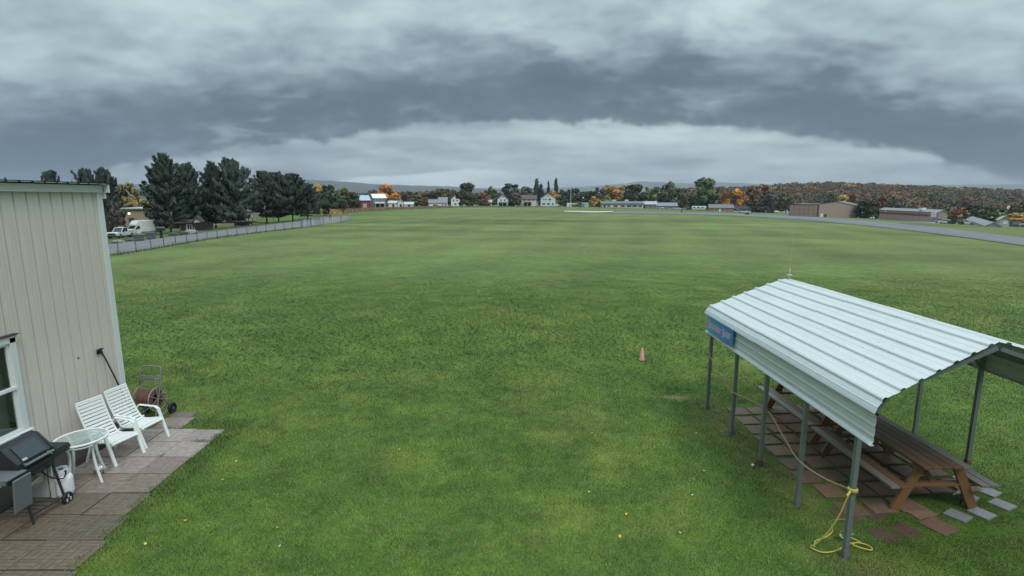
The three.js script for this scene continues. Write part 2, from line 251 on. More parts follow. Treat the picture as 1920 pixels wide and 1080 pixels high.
// ------------------------------------------------------------------ patio
const weave = (u, v) => {                                  // groove depth of the moulded brick pattern on one slab: 0 groove, 1 face
  const n = 3, bu = u * n, bv = v * n, iu = Math.floor(bu), iv = Math.floor(bv), fu = bu - iu, fv = bv - iv, flip = (iu + iv) % 2;
  const a = flip ? fu : fv, b = flip ? fv : fu;
  const k = (a * 3) % 1, e = Math.min(k, 1 - k) / 3, f = Math.min(b, 1 - b);
  return ss(.0, .07, Math.min(e, f));
};
function paverTex(seed, strong) {
  return [tex(256, 256, (u, v) => { const g = weave(u, v), n = fbm(u * 9 + seed, v * 9, 4), s = fbm(u * 40 + seed, v * 40, 2), br = fbm(Math.floor(u * 9) * 3.7 + seed, Math.floor(v * 9) * 5.1, 1); const t = (.86 + n * .26 + s * .14 + br * .22) * mix(1 - .6 * strong, 1, g); return [t, t * .985, t * .97]; }),
    tex(256, 256, (u, v) => weave(u, v) * .8 + fbm(u * 40 + seed, v * 40, 3) * .12 + .1)];
}
const pts = [[3, .48], [19, .4], [31, .26], [47, .14]].map(([s, k]) => paverTex(s, k));
const paverMat = (c, i, r) => mat(c, r, { map: pts[i][0], bumpMap: pts[i][1], bumpScale: .006 });
const mPavers = { clean: [paverMat([.36, .285, .26], 2, .40), paverMat([.38, .305, .275], 3, .36), paverMat([.34, .265, .24], 1, .42), paverMat([.40, .325, .30], 0, .42)], mid: [paverMat([.27, .205, .175], 0, .45), paverMat([.28, .215, .185], 1, .45), paverMat([.245, .185, .155], 2, .42)], dark: [paverMat([.17, .128, .092], 0, .5), paverMat([.185, .14, .102], 0, .55), paverMat([.15, .117, .086], 0, .55)] };
const slab = (w, d, t = .05) => { const g = new RoundedBoxGeometry(w, t, d, 1, .008); const p = g.attributes.position, u = g.attributes.uv; for (let i = 0; i < p.count; i++) u.setXY(i, p.getX(i) / w + .5, p.getZ(i) / d + .5); return g; };
const patioSpots = [];
{
  const P = thing('patio', [0, 0, 0], 0, 'paved terrace of square brick patterned slabs along the beige wall'); P.userData.kind = 'structure';
  part(P, 'sand_bed', box(1.98, .03, 10.4, -6.98, -.006, -5.25), mat([.035, .03, .024], 1));
  part(P, 'soil_strip', box(.2, .04, 9, -7.92, .004, -6), mat([.03, .026, .022], 1));
  const r = rng(5), g = slab(.636, .60), gN = slab(.60, .60);
  const xs = [-7.55, -6.9, -6.28], zr = (k) => -10.2 + k * .612;
  for (let k = 0; k < 16; k++) for (let c = 0; c < 3; c++) {
    const z = zr(k), x = xs[c] - .0, age = -z - (c === 2 ? .4 : c === 0 ? -.5 : 0) + (r() - .5) * .8;
    const set = age > 9 ? mPavers.clean : age > 8.1 - c * .25 ? mPavers.mid : mPavers.dark;
    const m = part(P, 'paver', c === 2 ? gN : g, set[Math.floor(r() * set.length)]);
    const wide = c === 2 ? .62 * ss(-8.6, -5.6, z) : 0; m.scale.x = 1 + wide; m.position.set(x + wide * .3 + (r() - .5) * .014, -.004 + r() * .012, z + (r() - .5) * .014); m.rotation.set((r() - .5) * .012, Math.floor(r() * 4) % 2 * Math.PI + (r() - .5) * .018, (r() - .5) * .012);
  }
  for (const [x, z] of [[-7.5, -10.82], [-7.0, -10.84]].slice(0, 1)) { const m = part(P, 'paver', slab(.62, .58), mPavers.mid[1]); m.position.set(-7.28, -.004, -10.81); m.rotation.y = .05; }
  const m2 = part(P, 'paver', slab(.5, .34), mPavers.dark[1]); m2.position.set(-7.36, -.008, -11.27); m2.rotation.y = .1;
  patioSpots.push([-6.2, -5.92, -7.7, 2], [-6.2, -5.80, -6.9, 2], [-6.2, -5.68, -6.2, 2], [-8.2, -6.03, -10.5, 2], [-7.62, -6.98, -11.08, -10.4], [-7.6, -7.12, -11.42, -11.0]);
}

// ------------------------------------------------------------------ picnic shelter on the right
const LX = 4.5, RX = 8.25, PZ = [-6.5, -7.73, -9.0, -10.28, -11.66], ZN = -6.08, ZF = -11.86;
const roofDirt = tex(1024, 1024, (u, v) => { const s = tile((a, b) => fbm(a * 3, b * 40, 4), u, v), m = tile((a, b) => fbm(a * 5, b * 5, 4), u, v), sp = tile((a, b) => fbm(a * 70, b * 90, 2), u, v), sk = tile((a, b) => fbm(a * 9, b * 60 + 7, 3), u, v); const t = .92 + s * .10 + m * .09 - ss(.34, .5, sp) * .45 - ss(.25, .55, sk) * .2; return [t * .985, t, t]; });
const mTin = mat([.64, .66, .65], .40, { map: roofDirt });
const mTinIn = mat([.60, .63, .63], .5);
const mGalv = mat([.20, .225, .235], .42, { metalness: .35 });
const mRust = mat([.13, .07, .045], .9);
{
  const S = thing('picnic_shelter', [0, 0, 0], 0, 'open metal carport with a ribbed white roof over picnic tables', 'shelter');
  // roof section: from the ridge over the slope and the rounded eave; ribs run the length of the roof
  function path(sx, ridge, knee, eave) {
    const P = [], n = 60, L = Math.hypot(knee[0] - ridge[0], knee[1] - ridge[1]);
    for (let i = 0; i <= n; i++) P.push([mix(ridge[0], knee[0], i / n), mix(ridge[1], knee[1], i / n) + .05 * Math.sin(Math.PI * i / n) * .25]);
    for (let i = 1; i <= 12; i++) { const t = i / 12, k = [knee[0] + (eave[0] - knee[0]) * .75, knee[1] + (knee[1] - ridge[1]) / L * .14]; P.push([(1 - t) ** 2 * knee[0] + 2 * t * (1 - t) * k[0] + t * t * eave[0], (1 - t) ** 2 * knee[1] + 2 * t * (1 - t) * k[1] + t * t * eave[1]]); }
    return P;
  }
  function ribbed(P, pitch, first, hgt, thick) {          // offsets a path by trapezoid ribs and gives it thickness
    const out = []; let s = 0;
    const dense = [];
    for (let i = 0; i + 1 < P.length; i++) { const n = Math.max(1, Math.ceil(Math.hypot(P[i + 1][0] - P[i][0], P[i + 1][1] - P[i][1]) / .012)); for (let k = 0; k < n; k++) dense.push([mix(P[i][0], P[i + 1][0], k / n), mix(P[i][1], P[i + 1][1], k / n)]); }
    dense.push(P.at(-1));
    for (let i = 0; i < dense.length; i++) {
      const a = dense[Math.max(0, i - 1)], b = dense[Math.min(dense.length - 1, i + 1)], l = Math.hypot(b[0] - a[0], b[1] - a[1]) || 1, nx = (b[1] - a[1]) / l, ny = -(b[0] - a[0]) / l, sg = ny < 0 || (Math.abs(ny) < .3 && nx * (dense[0][0] > dense.at(-1)[0] ? -1 : 1) < 0) ? -1 : 1;
      if (i) s += Math.hypot(dense[i][0] - dense[i - 1][0], dense[i][1] - dense[i - 1][1]);
      let d = Math.abs((((s - first) % pitch) + pitch) % pitch); d = Math.min(d, pitch - d);
      const o = hgt * (1 - ss(.018, .05, d)) + .004 * (1 - ss(.004, .012, Math.abs(d - pitch * .5)));
      out.push([[dense[i][0] + nx * sg * o, dense[i][1] + ny * sg * o], [dense[i][0] + nx * sg * (o - thick), dense[i][1] + ny * sg * (o - thick)], s]);
    }
    return out;
  }
  function sheet(prof, za, zb, lift = 0) {
    const zf = typeof za === 'function' ? za : () => za;
    const pos = [], uv = [], idx = [], n = prof.length, K = 1;
    for (const side of [0, 1]) for (const e of [0, 1]) for (const p of prof) { const z = e ? zb : zf(p[2]); pos.push(p[side][0], p[side][1] + lift, z); uv.push(z * .25, p[2] * .4); }
    const q = (a, b, c, d) => idx.push(a, b, c, b, d, c);
    for (let i = 0; i + 1 < n; i++) { q(i, i + 1, n + i, n + i + 1); q(2 * n + i, 3 * n + i, 2 * n + i + 1, 3 * n + i + 1); q(i, 2 * n + i, i + 1, 2 * n + i + 1); q(n + i, n + i + 1, 3 * n + i, 3 * n + i + 1); }
    const g = new THREE.BufferGeometry(); g.setAttribute('position', new THREE.Float32BufferAttribute(pos, 3)); g.setAttribute('uv', new THREE.Float32BufferAttribute(uv, 2)); g.setIndex(idx); const f = g.toNonIndexed(); f.computeVertexNormals(); return f;
  }
  const ridge = [6.13, 3.0], cutZ = (s, tot) => mix(-6.5, ZN, clamp(s / tot));
  const Lp = ribbed(path(-1, ridge, [4.66, 2.44], [4.37, 2.215]), .268, .13, .026, .003), Rp = ribbed(path(1, ridge, [8.09, 2.44], [8.38, 2.215]), .268, .13, .026, .003);
  const sid = mTin.side; mTin.side = THREE.DoubleSide;
  const zm = -9.35, cut = (prof, n) => { const out = []; for (let k = 0; k < n; k++) { const a = Math.round(k * (prof.length - 1) / n), b = Math.round((k + 1) * (prof.length - 1) / n); out.push(prof.slice(a, b + 1)); } return out; };
  for (const prof of [Lp, Rp]) cut(prof, 3).forEach((p) => { part(S, 'roof_sheet', sheet(p, prof === Lp ? (s) => cutZ(s, prof.at(-1)[2]) : -6.5, zm - .03, .009), mTin); part(S, 'roof_sheet', sheet(p, zm, ZF), mTin); });
  for (const [x, sx] of [[4.44, -1], [8.31, 1]]) {
    const sp = []; for (let i = 0; i <= 40; i++) { const y = mix(2.20, 1.80, i / 40); let d = Math.abs(((y - 1.9 + .13 * 10) % .13)); d = Math.min(d, .13 - d); let o = .008 * (1 - ss(.010, .03, d)); if (y < 1.835) o += (1.835 - y) * 1.1; sp.push([[x + sx * o, y], [x + sx * (o - .003), y], 2.24 - y]); }
    part(S, 'side_panel', sheet(sp, ZN - .06, zm - .03, 0), mTin); part(S, 'side_panel', sheet(sp.map((p) => [[p[0][0] - sx * .004, p[0][1]], [p[1][0] - sx * .004, p[1][1]], p[2]]), zm, ZF + .02), mTin);
    part(S, 'bottom_trim', box(.05, .012, ZN - ZF - .1, x + sx * .022, 1.793, (ZN + ZF) / 2), mTin);
    part(S, 'eave_shade_strip', box(.012, .03, ZN - ZF - .06, x + sx * .004, 2.20, (ZN + ZF) / 2), mDark);  // dark strip standing in for the shade between roof lip and side panel
  }
  for (const x of [LX, RX]) PZ.forEach((z, i) => {
    const p = part(S, 'post', [box(.06, 2.2, .06, x, 1.1, z)], mGalv);
    part(p, 'base_plate', [box(.072, .12, .072, x, .06, z)], i === 2 ? mRust : mGalv);
  });
  PZ.forEach((z, i) => { const y = 2.2; part(S, 'rafter', [beam([LX + .03, 2.20, z], [ridge[0] - .02, 2.93, z], .05, .05), beam([RX - .03, 2.20, z], [ridge[0] + .02, 2.92, z], .05, .05), beam([LX + .03, 1.85, z], [LX + .36, 2.34, z], .035, .035), beam([RX - .03, 1.85, z], [RX - .36, 2.34, z], .035, .035)], mGalv); });
  for (const x of [LX, RX]) part(S, 'eave_rail', [box(.06, .06, ZN - ZF - .5, x, 2.17, (ZN + ZF) / 2), box(.05, .05, ZN - ZF - .5, x, 1.86, (ZN + ZF) / 2)].slice(0, 1), mGalv);
  const ant = thing('whip_antenna', [6.2, 0, -11.8], 0, 'thin upright whip antenna rising from the far end of the shelter ridge', 'antenna');
  part(ant, 'mount', [bar([0, 2.98, 0], [0, 3.24, 0], .014), box(.1, .03, .06, 0, 3.09, 0)], mat([.6, .6, .6], .4, { metalness: .5 }));
  part(ant, 'rod', bar([0, 3.24, 0], [0, 4.2, 0], .0011, 5), mat([.5, .52, .52], .4));
  for (const [x, z, r] of [[5.3, -8.2, .018], [5.55, -7.7, .014], [5.25, -8.6, .01]]) { const y = mix(2.44, 3.06, (x - 4.66) / 1.46); }
}
// the banner on the side panel
{
  const cv = document.createElement('canvas'); cv.width = 768; cv.height = 192; const c = cv.getContext('2d');
  const gr = c.createLinearGradient(0, 0, 768, 0); gr.addColorStop(0, '#7aa4bf'); gr.addColorStop(.35, '#3f95b4'); gr.addColorStop(.75, '#3c7fc2'); gr.addColorStop(1, '#3a86b8'); c.fillStyle = gr; c.fillRect(0, 0, 768, 192);
  const r = rng(9); for (let i = 0; i < 60; i++) { c.fillStyle = ['rgba(70,160,170,.25)', 'rgba(90,120,210,.22)', 'rgba(160,200,225,.18)'][i % 3]; c.beginPath(); c.ellipse(r() * 768, r() * 192, 30 + r() * 60, 8 + r() * 16, r() * .6, 0, 7); c.fill(); }
  const word = (x, w, n, y) => { const p = []; c.beginPath(); for (let i = 0; i <= n * 16; i++) { const t = i / 16, px = x + w * t / n + 9 * Math.sin(t * 6.28), tall = (Math.floor(t) * 7 % 5 === 0) ? 44 : 24; const py = y - tall * Math.cos(t * 6.28) * (.8 + .2 * Math.sin(t * 2.1)); i ? c.lineTo(px, py) : c.moveTo(px, py); } };
  for (const [lw, col] of [[26, '#dfe3ee'], [13, '#d0456e']]) { c.lineWidth = lw; c.strokeStyle = col; c.lineJoin = c.lineCap = 'round'; word(60, 370, 9, 104); c.stroke(); word(490, 190, 5, 100); c.stroke(); }
  const t = new THREE.CanvasTexture(cv); t.colorSpace = THREE.SRGBColorSpace;
  const B = thing('banner', [4.383, 0, -10.98], -Math.PI / 2, 'blue banner with red script lettering on the shelter side panel', 'banner');
  const g = new THREE.PlaneGeometry(1.44, .34, 20, 1); const p = g.attributes.position; for (let i = 0; i < p.count; i++) p.setZ(i, .006 * Math.sin(p.getX(i) * 9)); g.computeVertexNormals();
  part(B, 'print', g.translate(0, 2.03, .004), new THREE.MeshStandardMaterial({ map: t, roughness: .5, side: THREE.DoubleSide }));
  part(B, 'backing', box(1.44, .34, .006, 0, 2.03, -.008), mat([.3, .45, .55], .6));
}
// pavers under the shelter
const padSpots = [];
{
  const P = thing('paved_pad', [0, 0, 0], 0, 'loose square reddish pavers laid in the grass under the picnic shelter'); P.userData.kind = 'structure';
  const r = rng(21), gs = [.375, .39, .40].map((s) => slab(s, s, .05));
  const plain = [[61, .12], [83, .1]].map(([s]) => [tex(256, 256, (u, v) => { const t = .86 + fbm(u * 7 + s, v * 7, 5) * .3 + fbm(u * 50, v * 50 + s, 2) * .15; return [t, t * .98, t * .96]; }), tex(128, 128, (u, v) => .5 + fbm(u * 30 + s, v * 30, 3) * .4)]);
  const mk = (c, i, ro) => mat(c, ro, { map: plain[i][0], bumpMap: plain[i][1], bumpScale: .004 });
  const red = [mk([.235, .135, .085], 0, .6), mk([.205, .12, .08], 1, .6), mk([.265, .155, .105], 0, .65), mk([.17, .105, .07], 1, .55)], grey = [mk([.33, .33, .345], 0, .35), mk([.29, .285, .295], 1, .35)], brick = mk([.115, .062, .044], 1, .8);
  const put = (x, z, m, a, s = 1, yy = 0) => { const q = part(P, 'paver', gs[Math.floor(r() * 3)], m); q.position.set(x, yy - .008 + r() * .012, z); q.rotation.set((r() - .5) * .03, a, (r() - .5) * .03); q.scale.set(s, 1, s); padSpots.push([x, z, (m === brick ? .11 : .165) * s, a]); };
  const A = .16;
  for (let i = 0; i < 6; i++) for (let j = 0; j < 10; j++) {
    const u = (i + (r() - .5) * .08) * .465, v = (j + (r() - .5) * .08) * .475, x = 5.14 + u * Math.cos(A) + v * Math.sin(A) * .0 + (j > 6 ? .02 * j : 0), z = -11.45 - u * Math.sin(A) * .55 + v;
    if (z > -7.75 + (i > 2 ? -.15 : .2) || z < -12.3) continue;
    put(x, z, red[Math.floor(r() * 4)], (r() - .5) * .1 + A * .5);
  }
  for (const [x, z] of [[7.75, -7.74], [7.22, -7.50], [6.80, -7.44], [7.36, -7.96], [7.86, -8.12], [7.80, -8.50]]) put(x, z, grey[Math.floor(r() * 2)], .5 + (r() - .5) * .2, .70, .002);
  put(6.28, -7.6, red[2], .3); put(6.3, -7.17, red[1], .4, .9); for (const [x, z] of [[5.76, -7.1], [5.36, -6.98], [5.55, -7.5], [5.1, -7.45]]) put(x, z, brick, r() * .4, .85, -.012);
}
// picnic tables
const woodT = tex(512, 256, (u, v) => { const g = tile((a, b) => fbm(a * 3, b * 42 + fbm(a * 2, b * 5, 2) * 3, 4), u, v), f = tile((a, b) => fbm(a * 14, b * 130, 2), u, v); const t = .85 + g * .3 + f * .18; return [t, t * .96, t * .91]; });
const mWood = [[.19, .105, .06], [.21, .118, .066], [.165, .093, .055]].map((c) => mat(c, .5, { map: woodT, bumpMap: woodT, bumpScale: .002 }));
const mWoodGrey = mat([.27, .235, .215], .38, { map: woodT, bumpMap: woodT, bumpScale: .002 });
const mWoodNew = mat([.27, .135, .06], .6, { map: woodT, bumpMap: woodT, bumpScale: .002 });
function board(w, t, L, x, y, z, rx = 0, ry = 0, rz = 0) { const g = new RoundedBoxGeometry(w, t, L, 1, .006); const p = g.attributes.position, u = g.attributes.uv; for (let i = 0; i < p.count; i++) u.setXY(i, p.getZ(i) / 1.6, (p.getX(i) + p.getY(i)) / .8); if (rx) g.rotateX(rx); if (ry) g.rotateY(ry); if (rz) g.rotateZ(rz); return g.translate(x, y, z); }
function picnicTable(pos, ry, label, L) {
  const t = thing('picnic_table', pos, ry, label, 'picnic table', null);
  for (let k = 0; k < 5; k++) part(t, 'top_board', board(.142, .038, L, -.30 + k * .15, .755, 0), k === 4 ? mWoodGrey : mWood[k % 3]);  // rightmost board greyer: light on the tabletop edge put into its colour
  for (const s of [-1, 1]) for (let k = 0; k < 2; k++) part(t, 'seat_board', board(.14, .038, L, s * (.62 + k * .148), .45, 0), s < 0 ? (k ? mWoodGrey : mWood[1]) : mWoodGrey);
  for (const z of [-1, 1]) {
    const zz = z * (L / 2 - .22), m = z > 0 ? mWoodNew : mWood[1];
    part(t, 'crossbar', [board(.12, .045, 1.42, 0, .39, zz, 0, Math.PI / 2), board(.09, .04, .70, 0, .70, zz, 0, Math.PI / 2)].map((g) => g), m);
    for (const s of [-1, 1]) part(t, 'leg', beam([s * .27, .74, zz + z * .045], [s * .62, 0, zz + z * .045], .045, .14, [1, 0, 0]), m);
    part(t, 'brace', beam([0, .70, zz - z * .5], [0, .40, zz - z * .04], .08, .038), m);
  }
  return t;
}
picnicTable([6.55, .02, -8.53], .02, 'weathered brown wooden picnic table nearer the camera under the shelter', 2.15);
picnicTable([6.53, .02, -10.76], .015, 'farther wooden picnic table under the shelter, its grey bench sticking out', 2.15);
// rope, cord
solo('rope', [tube([[4.455, 1.30, -11.66], [4.45, 1.12, -11.1], [4.44, .95, -10.5], [4.455, .92, -10.28], [4.50, 1.0, -9.7], [4.545, 1.06, -9.0], [4.52, .90, -8.4], [4.45, .78, -7.73], [4.45, .84, -7.1], [4.455, .99, -6.53]], .012, 90), tor(.05, .012, 4.5, 1.31, -11.66), tor(.05, .012, 4.5, .99, -6.5)], mat([.40, .22, .16], .9), 'faded pinkish orange rope strung along the left posts of the shelter', 'rope');
{
  const K = thing('extension_cord', [0, 0, 0], 0, 'yellow cord tied to the nearest shelter post and looped on the grass', 'cord');
  const y = mat([.55, .46, .09], .6);
  part(K, 'cord_line', tube([[4.45, 1.0, -6.46], [4.41, .86, -6.47], [4.36, .62, -6.5], [4.28, .36, -6.55], [4.17, .12, -6.62], [4.12, .04, -6.66], [4.22, .04, -6.55], [4.42, .04, -6.58], [4.62, .045, -6.68], [4.82, .05, -6.74], [4.94, .05, -6.66], [4.9, .05, -6.58], [4.74, .06, -6.66], [4.62, .10, -6.82], [4.74, .07, -6.86], [4.86, .06, -6.74]], .009, 160), y);
  part(K, 'knot', [tor(.048, .015, 4.5, 1.005, -6.5), tor(.05, .014, 4.5, .985, -6.5), bar([4.44, 1.0, -6.45], [4.38, .95, -6.42], .014)], y);
  part(K, 'loop', [tube([[4.16, .05, -6.64], [4.26, .05, -6.78], [4.42, .06, -6.84], [4.56, .12, -6.9], [4.5, .3, -6.86], [4.54, .5, -6.6]], .008, 40)].slice(0, 1), y);
  part(K, 'plug', [bar([4.70, .07, -6.86], [4.84, .08, -6.88], .028), box(.06, .05, .05, 4.66, .07, -6.85)], mat([.02, .22, .08], .5));
}
{
  const L = thing('landscape_spotlight', [7.12, .0, -7.78], .6, 'small shiny metal spotlight on the ground by the near picnic table', 'spotlight');
  part(L, 'stake', bar([0, 0, 0], [0, .1, 0], .012), mDark); part(L, 'housing', [bar([-.06, .12, -.03], [.05, .15, .05], .05, 14, .062)], mat([.7, .7, .7], .15, { metalness: .9 }));
  const A = thing('tent_stake', [4.40, 0, -8.99], 0, 'small rusty anchor beside the third shelter post', 'anchor'); part(A, 'pin', [bar([0, 0, .03], [.02, .14, 0], .014), bar([-.02, .02, .04], [-.06, .05, .06], .03)], mRust); part(A, 'cap', new THREE.SphereGeometry(.028, 10, 8).translate(-.07, .05, .07), mat([.6, .6, .58], .4));
}
// cone
{
  const c = thing('traffic_cone', [3.87, 0, -15.32], .3, 'faded pink traffic cone standing alone on the lawn', 'traffic cone');
  part(c, 'body', lathe([[.001, .37], [.026, .37], [.032, .355], [.078, .03], [.082, .02]], 24), mat([.88, .38, .34], .6));
  part(c, 'base', rbox(.2, .03, .2, .012, 0, .015, 0), mat([.2, .05, .035], .8));
  part(c, 'collar', lathe([[.0585, .17], [.047, .25]], 24).translate(0, 0, 0).scale(1.03, 1, 1.03), mat([.78, .45, .47], .5));
}

// ------------------------------------------------------------------ things on the patio
const mGrill = mat([.025, .028, .034], .33), mGrillGrey = mat([.145, .165, .175], .42), mSteel = mat([.5, .5, .5], .25, { metalness: .9 });
{
  const G = thing('gas_grill', [-7.42, 0, -7.5], Math.PI / 2, 'black gas barbecue with a grey side shelf against the wall under the window', 'barbecue');
  const prof = [[-.25, .86], [-.27, 1.0], [-.20, 1.16], [-.06, 1.225], [.04, 1.20], [.24, .96], [.25, .88]];
  const lidG = ext(prof.map(([z, y]) => [z, y]), .56); lidG.rotateY(-Math.PI / 2).translate(.28, 0, 0);
  const lid = part(G, 'lid', [lidG], mGrill);
  part(lid, 'lid_panel', beam([0, 1.175, .075], [0, .975, .243], .40, .012, [0, .75, .66]), mat([.045, .055, .068], .35));
  for (const s of [-1, 1]) part(lid, 'end_cap', ext(prof.map(([z, y]) => [z * 1.07, y + .004]), .035).rotateY(-Math.PI / 2).translate(s * .297 + .0175, 0, 0), mat([.02, .022, .03], .3));
  part(lid, 'handle', [bar([-.24, .93, .30], [.24, .93, .30], .022, 10), bar([-.2, .93, .30], [-.2, .93, .24], .014), bar([.2, .93, .30], [.2, .93, .24], .014)], mGrillGrey);
  part(lid, 'badge', box(.075, .035, .008, -.17, .995, .235, -.7), mat([.45, .46, .45], .4));
  part(lid, 'thermometer', bar([.315, 1.02, .1], [.345, 1.02, .1], .025, 14), mat([.75, .75, .75], .3));
  part(G, 'firebox', [ext([[-.25, .86], [.26, .86], [.23, .72], [.12, .62], [-.14, .62], [-.24, .72]], .54).rotateY(-Math.PI / 2).translate(.27, 0, 0), box(.60, .06, .04, 0, .82, .27)], mGrill);
  part(G, 'right_shelf', [rbox(.32, .035, .46, .012, .46, .87, .0), box(.30, .09, .03, .46, .82, .235)], mBlack);
  part(G, 'left_shelf', [rbox(.32, .035, .58, .012, -.43, .87, .05), box(.02, .07, .54, -.585, .84, .05)], mGrillGrey);
  part(G, 'shelf_skirt', [rbox(.28, .50, .03, .012, -.41, .60, .36, .10)], mGrillGrey);
  part(G, 'control_panel', [box(.5, .08, .03, 0, .74, .27)], mBlack);
  for (const x of [-.12, .12]) part(G, 'knob', bar([x, .74, .285], [x, .74, .315], .024, 12), mDark);
  for (const [x, z] of [[-.28, .27], [-.28, -.22], [.26, .27], [.26, -.22]]) part(G, 'leg', bar([x * .98, .82, z * .8], [x * 1.06, x > 0 ? .08 : 0, z * 1.25], .018), mBlack);
  part(G, 'bottom_rail', [bar([-.29, .16, .32], [.27, .12, .32], .015), bar([-.29, .16, -.26], [.27, .12, -.26], .015)].concat([-.2, -.1, 0, .1, .2].map((q) => bar([q, .145, -.25], [q, .145, .31], .005))), mBlack);
  for (const z of [.37, -.3]) { const w = part(G, 'wheel', [tor(.075, .026, .28, .1, z, 'z'), bar([.28, .1, z - .02], [.28, .1, z + .02], .062, 18)], mDark); part(w, 'hub', [0, 1, 2].map((k) => box(.022, .05, .05, .28 + .04 * Math.cos(k * 2.1 + 1.57), .1 + .04 * Math.sin(k * 2.1 + 1.57), z + .003)), mat([.55, .55, .55], .4)); }
  part(G, 'burner_box', [box(.13, .16, .1, .10, .55, .1), box(.3, .04, .05, -.08, .55, .18, 0, 0, .25)], mat([.42, .42, .30], .6));
  part(G, 'side_frame', [box(.02, .62, .06, .215, .45, .22), box(.02, .55, .3, .235, .42, -.02)], mat([.5, .52, .5], .45));
  const Tk = thing('propane_tank', [-7.22, .06, -7.93], 0, 'white propane tank hanging on the right side of the barbecue', 'gas tank');
  part(Tk, 'cylinder', lathe([[.001, .0], [.09, .002], [.125, .03], [.137, .08], [.137, .28], [.125, .335], [.08, .372], [.03, .385], [.001, .388]], 28), mat([.80, .82, .83], .35));
  part(Tk, 'foot_ring', lathe([[.1, -.035], [.1, .01], [.105, .01], [.105, -.035]], 24), mat([.5, .52, .53], .4));
  part(Tk, 'collar', [lathe([[.098, .36], [.10, .47], [.092, .47], [.09, .36]], 24)].map((g) => g), mat([.72, .74, .75], .4));
  part(Tk, 'valve', [bar([0, .38, 0], [0, .45, 0], .02), tor(.028, .009, 0, .46, 0), bar([0, .42, 0], [.06, .42, .03], .014)], mat([.12, .12, .17], .4, { metalness: .3 }));
  part(Tk, 'gas_hose', tube([[.06, .42, .03], [.13, .45, .06], [.12, .36, .12], [.06, .45, .25], [-.04, .6, .32]], .011, 30), mDark);
}
{
  const t = thing('patio_table', [-7.28, .025, -8.46], 0, 'round white patio table with a frosted glass top beside the barbecue', 'table');
  part(t, 'rim', tor(.37, .019, 0, .765, 0, 'y', 48), mWhite);
  part(t, 'glass_top', new THREE.CylinderGeometry(.36, .36, .007, 48).translate(0, .772, 0), new THREE.MeshPhysicalMaterial({ color: C(.86, .92, .9), roughness: .22, transmission: .85, thickness: 0, bumpMap: tex(256, 256, (u, v) => .5 + fbm(u * 40, v * 40, 2)), bumpScale: .001 }));
  part(t, 'lower_ring', tor(.235, .014, 0, .665, 0, 'y', 36), mWhite);
  for (let k = 0; k < 4; k++) { const a = k * Math.PI / 2 + .25, c = Math.cos(a), s = Math.sin(a); part(t, 'leg', tube([[.35 * c, .755, .35 * s], [.27 * c, .69, .27 * s], [.225 * c, .58, .225 * s], [.23 * c, .40, .23 * s], [.27 * c, .2, .27 * s], [.33 * c, .0, .33 * s]], .020, 24, 8), mWhite); }
  const b = thing('metal_bowl', [-7.25, .025, -8.74], 0, 'round stainless steel pet bowl on the paving beneath the round table', 'bowl');
  part(b, 'bowl_wall', new THREE.LatheGeometry([[.001, .006], [.085, .006], [.11, .0], [.118, .09], [.127, .095], [.12, .1], [.107, .095], [.095, .02], [.001, .018]].map((p) => new THREE.Vector2(...p)), 32), mat([.62, .62, .62], .22, { metalness: .95, side: THREE.DoubleSide }));
}
function makeChair(label, pos, ry) {
  const t = thing('patio_chair', pos, ry, label, 'chair', null);
  const rail = [[1.12, -.44], [.90, -.375], [.66, -.285], [.50, -.20], [.405, -.12], [.395, 0], [.415, .15], [.43, .28], [.42, .34], [.38, .365]];
  const cv = new THREE.CatmullRomCurve3(rail.map(([y, z]) => new THREE.Vector3(0, y, z)));
  for (const s of [-1, 1]) part(t, 'side_rail', new THREE.TubeGeometry(cv, 40, .016, 8).translate(s * .245, 0, 0), mWhite);
  const L = cv.getLength(), n = 19;
  for (let k = 0; k < n; k++) {
    const u = (k + .45) / n, p = cv.getPointAt(u), d = cv.getTangentAt(u);
    const g = new RoundedBoxGeometry(.475, .012, L / n - .017, 1, .004); g.rotateX(Math.atan2(-d.y, d.z)); part(t, 'slat', g.translate(0, p.y + .004, p.z + .004), mWhite);
  }
  part(t, 'top_bar', bar([-.245, 1.12, -.44], [.245, 1.12, -.44], .018), mWhite);
  for (const s of [-1, 1]) {
    part(t, 'arm', [rbox(.052, .024, .40, .01, s * .292, .655, -.02, .03), tube([[s * .275, .60, -.265], [s * .288, .64, -.24], [s * .292, .655, -.19]], .015, 8)], mWhite);
    part(t, 'front_leg', [beam([s * .292, .648, .165], [s * .292, .60, .245], .05, .026), beam([s * .292, .612, .235], [s * .285, 0, .42], .054, .030)], mWhite);
    part(t, 'rear_leg', beam([s * .265, .44, -.12], [s * .28, 0, -.30], .04, .026), mWhite);
  }
  part(t, 'seat_bar', [bar([-.28, .37, .31], [.28, .37, .31], .014), bar([-.27, .34, -.16], [.27, .34, -.16], .014)], mWhite);
  return t;
}
const ch = makeChair('white slatted patio chair nearer the round table', [-7.44, .025, -9.29], 1.31); ch.scale.setScalar(.96);
copy(ch, 'white slatted patio chair nearest the corner of the beige building', [-7.40, .025, -9.95], 1.40);
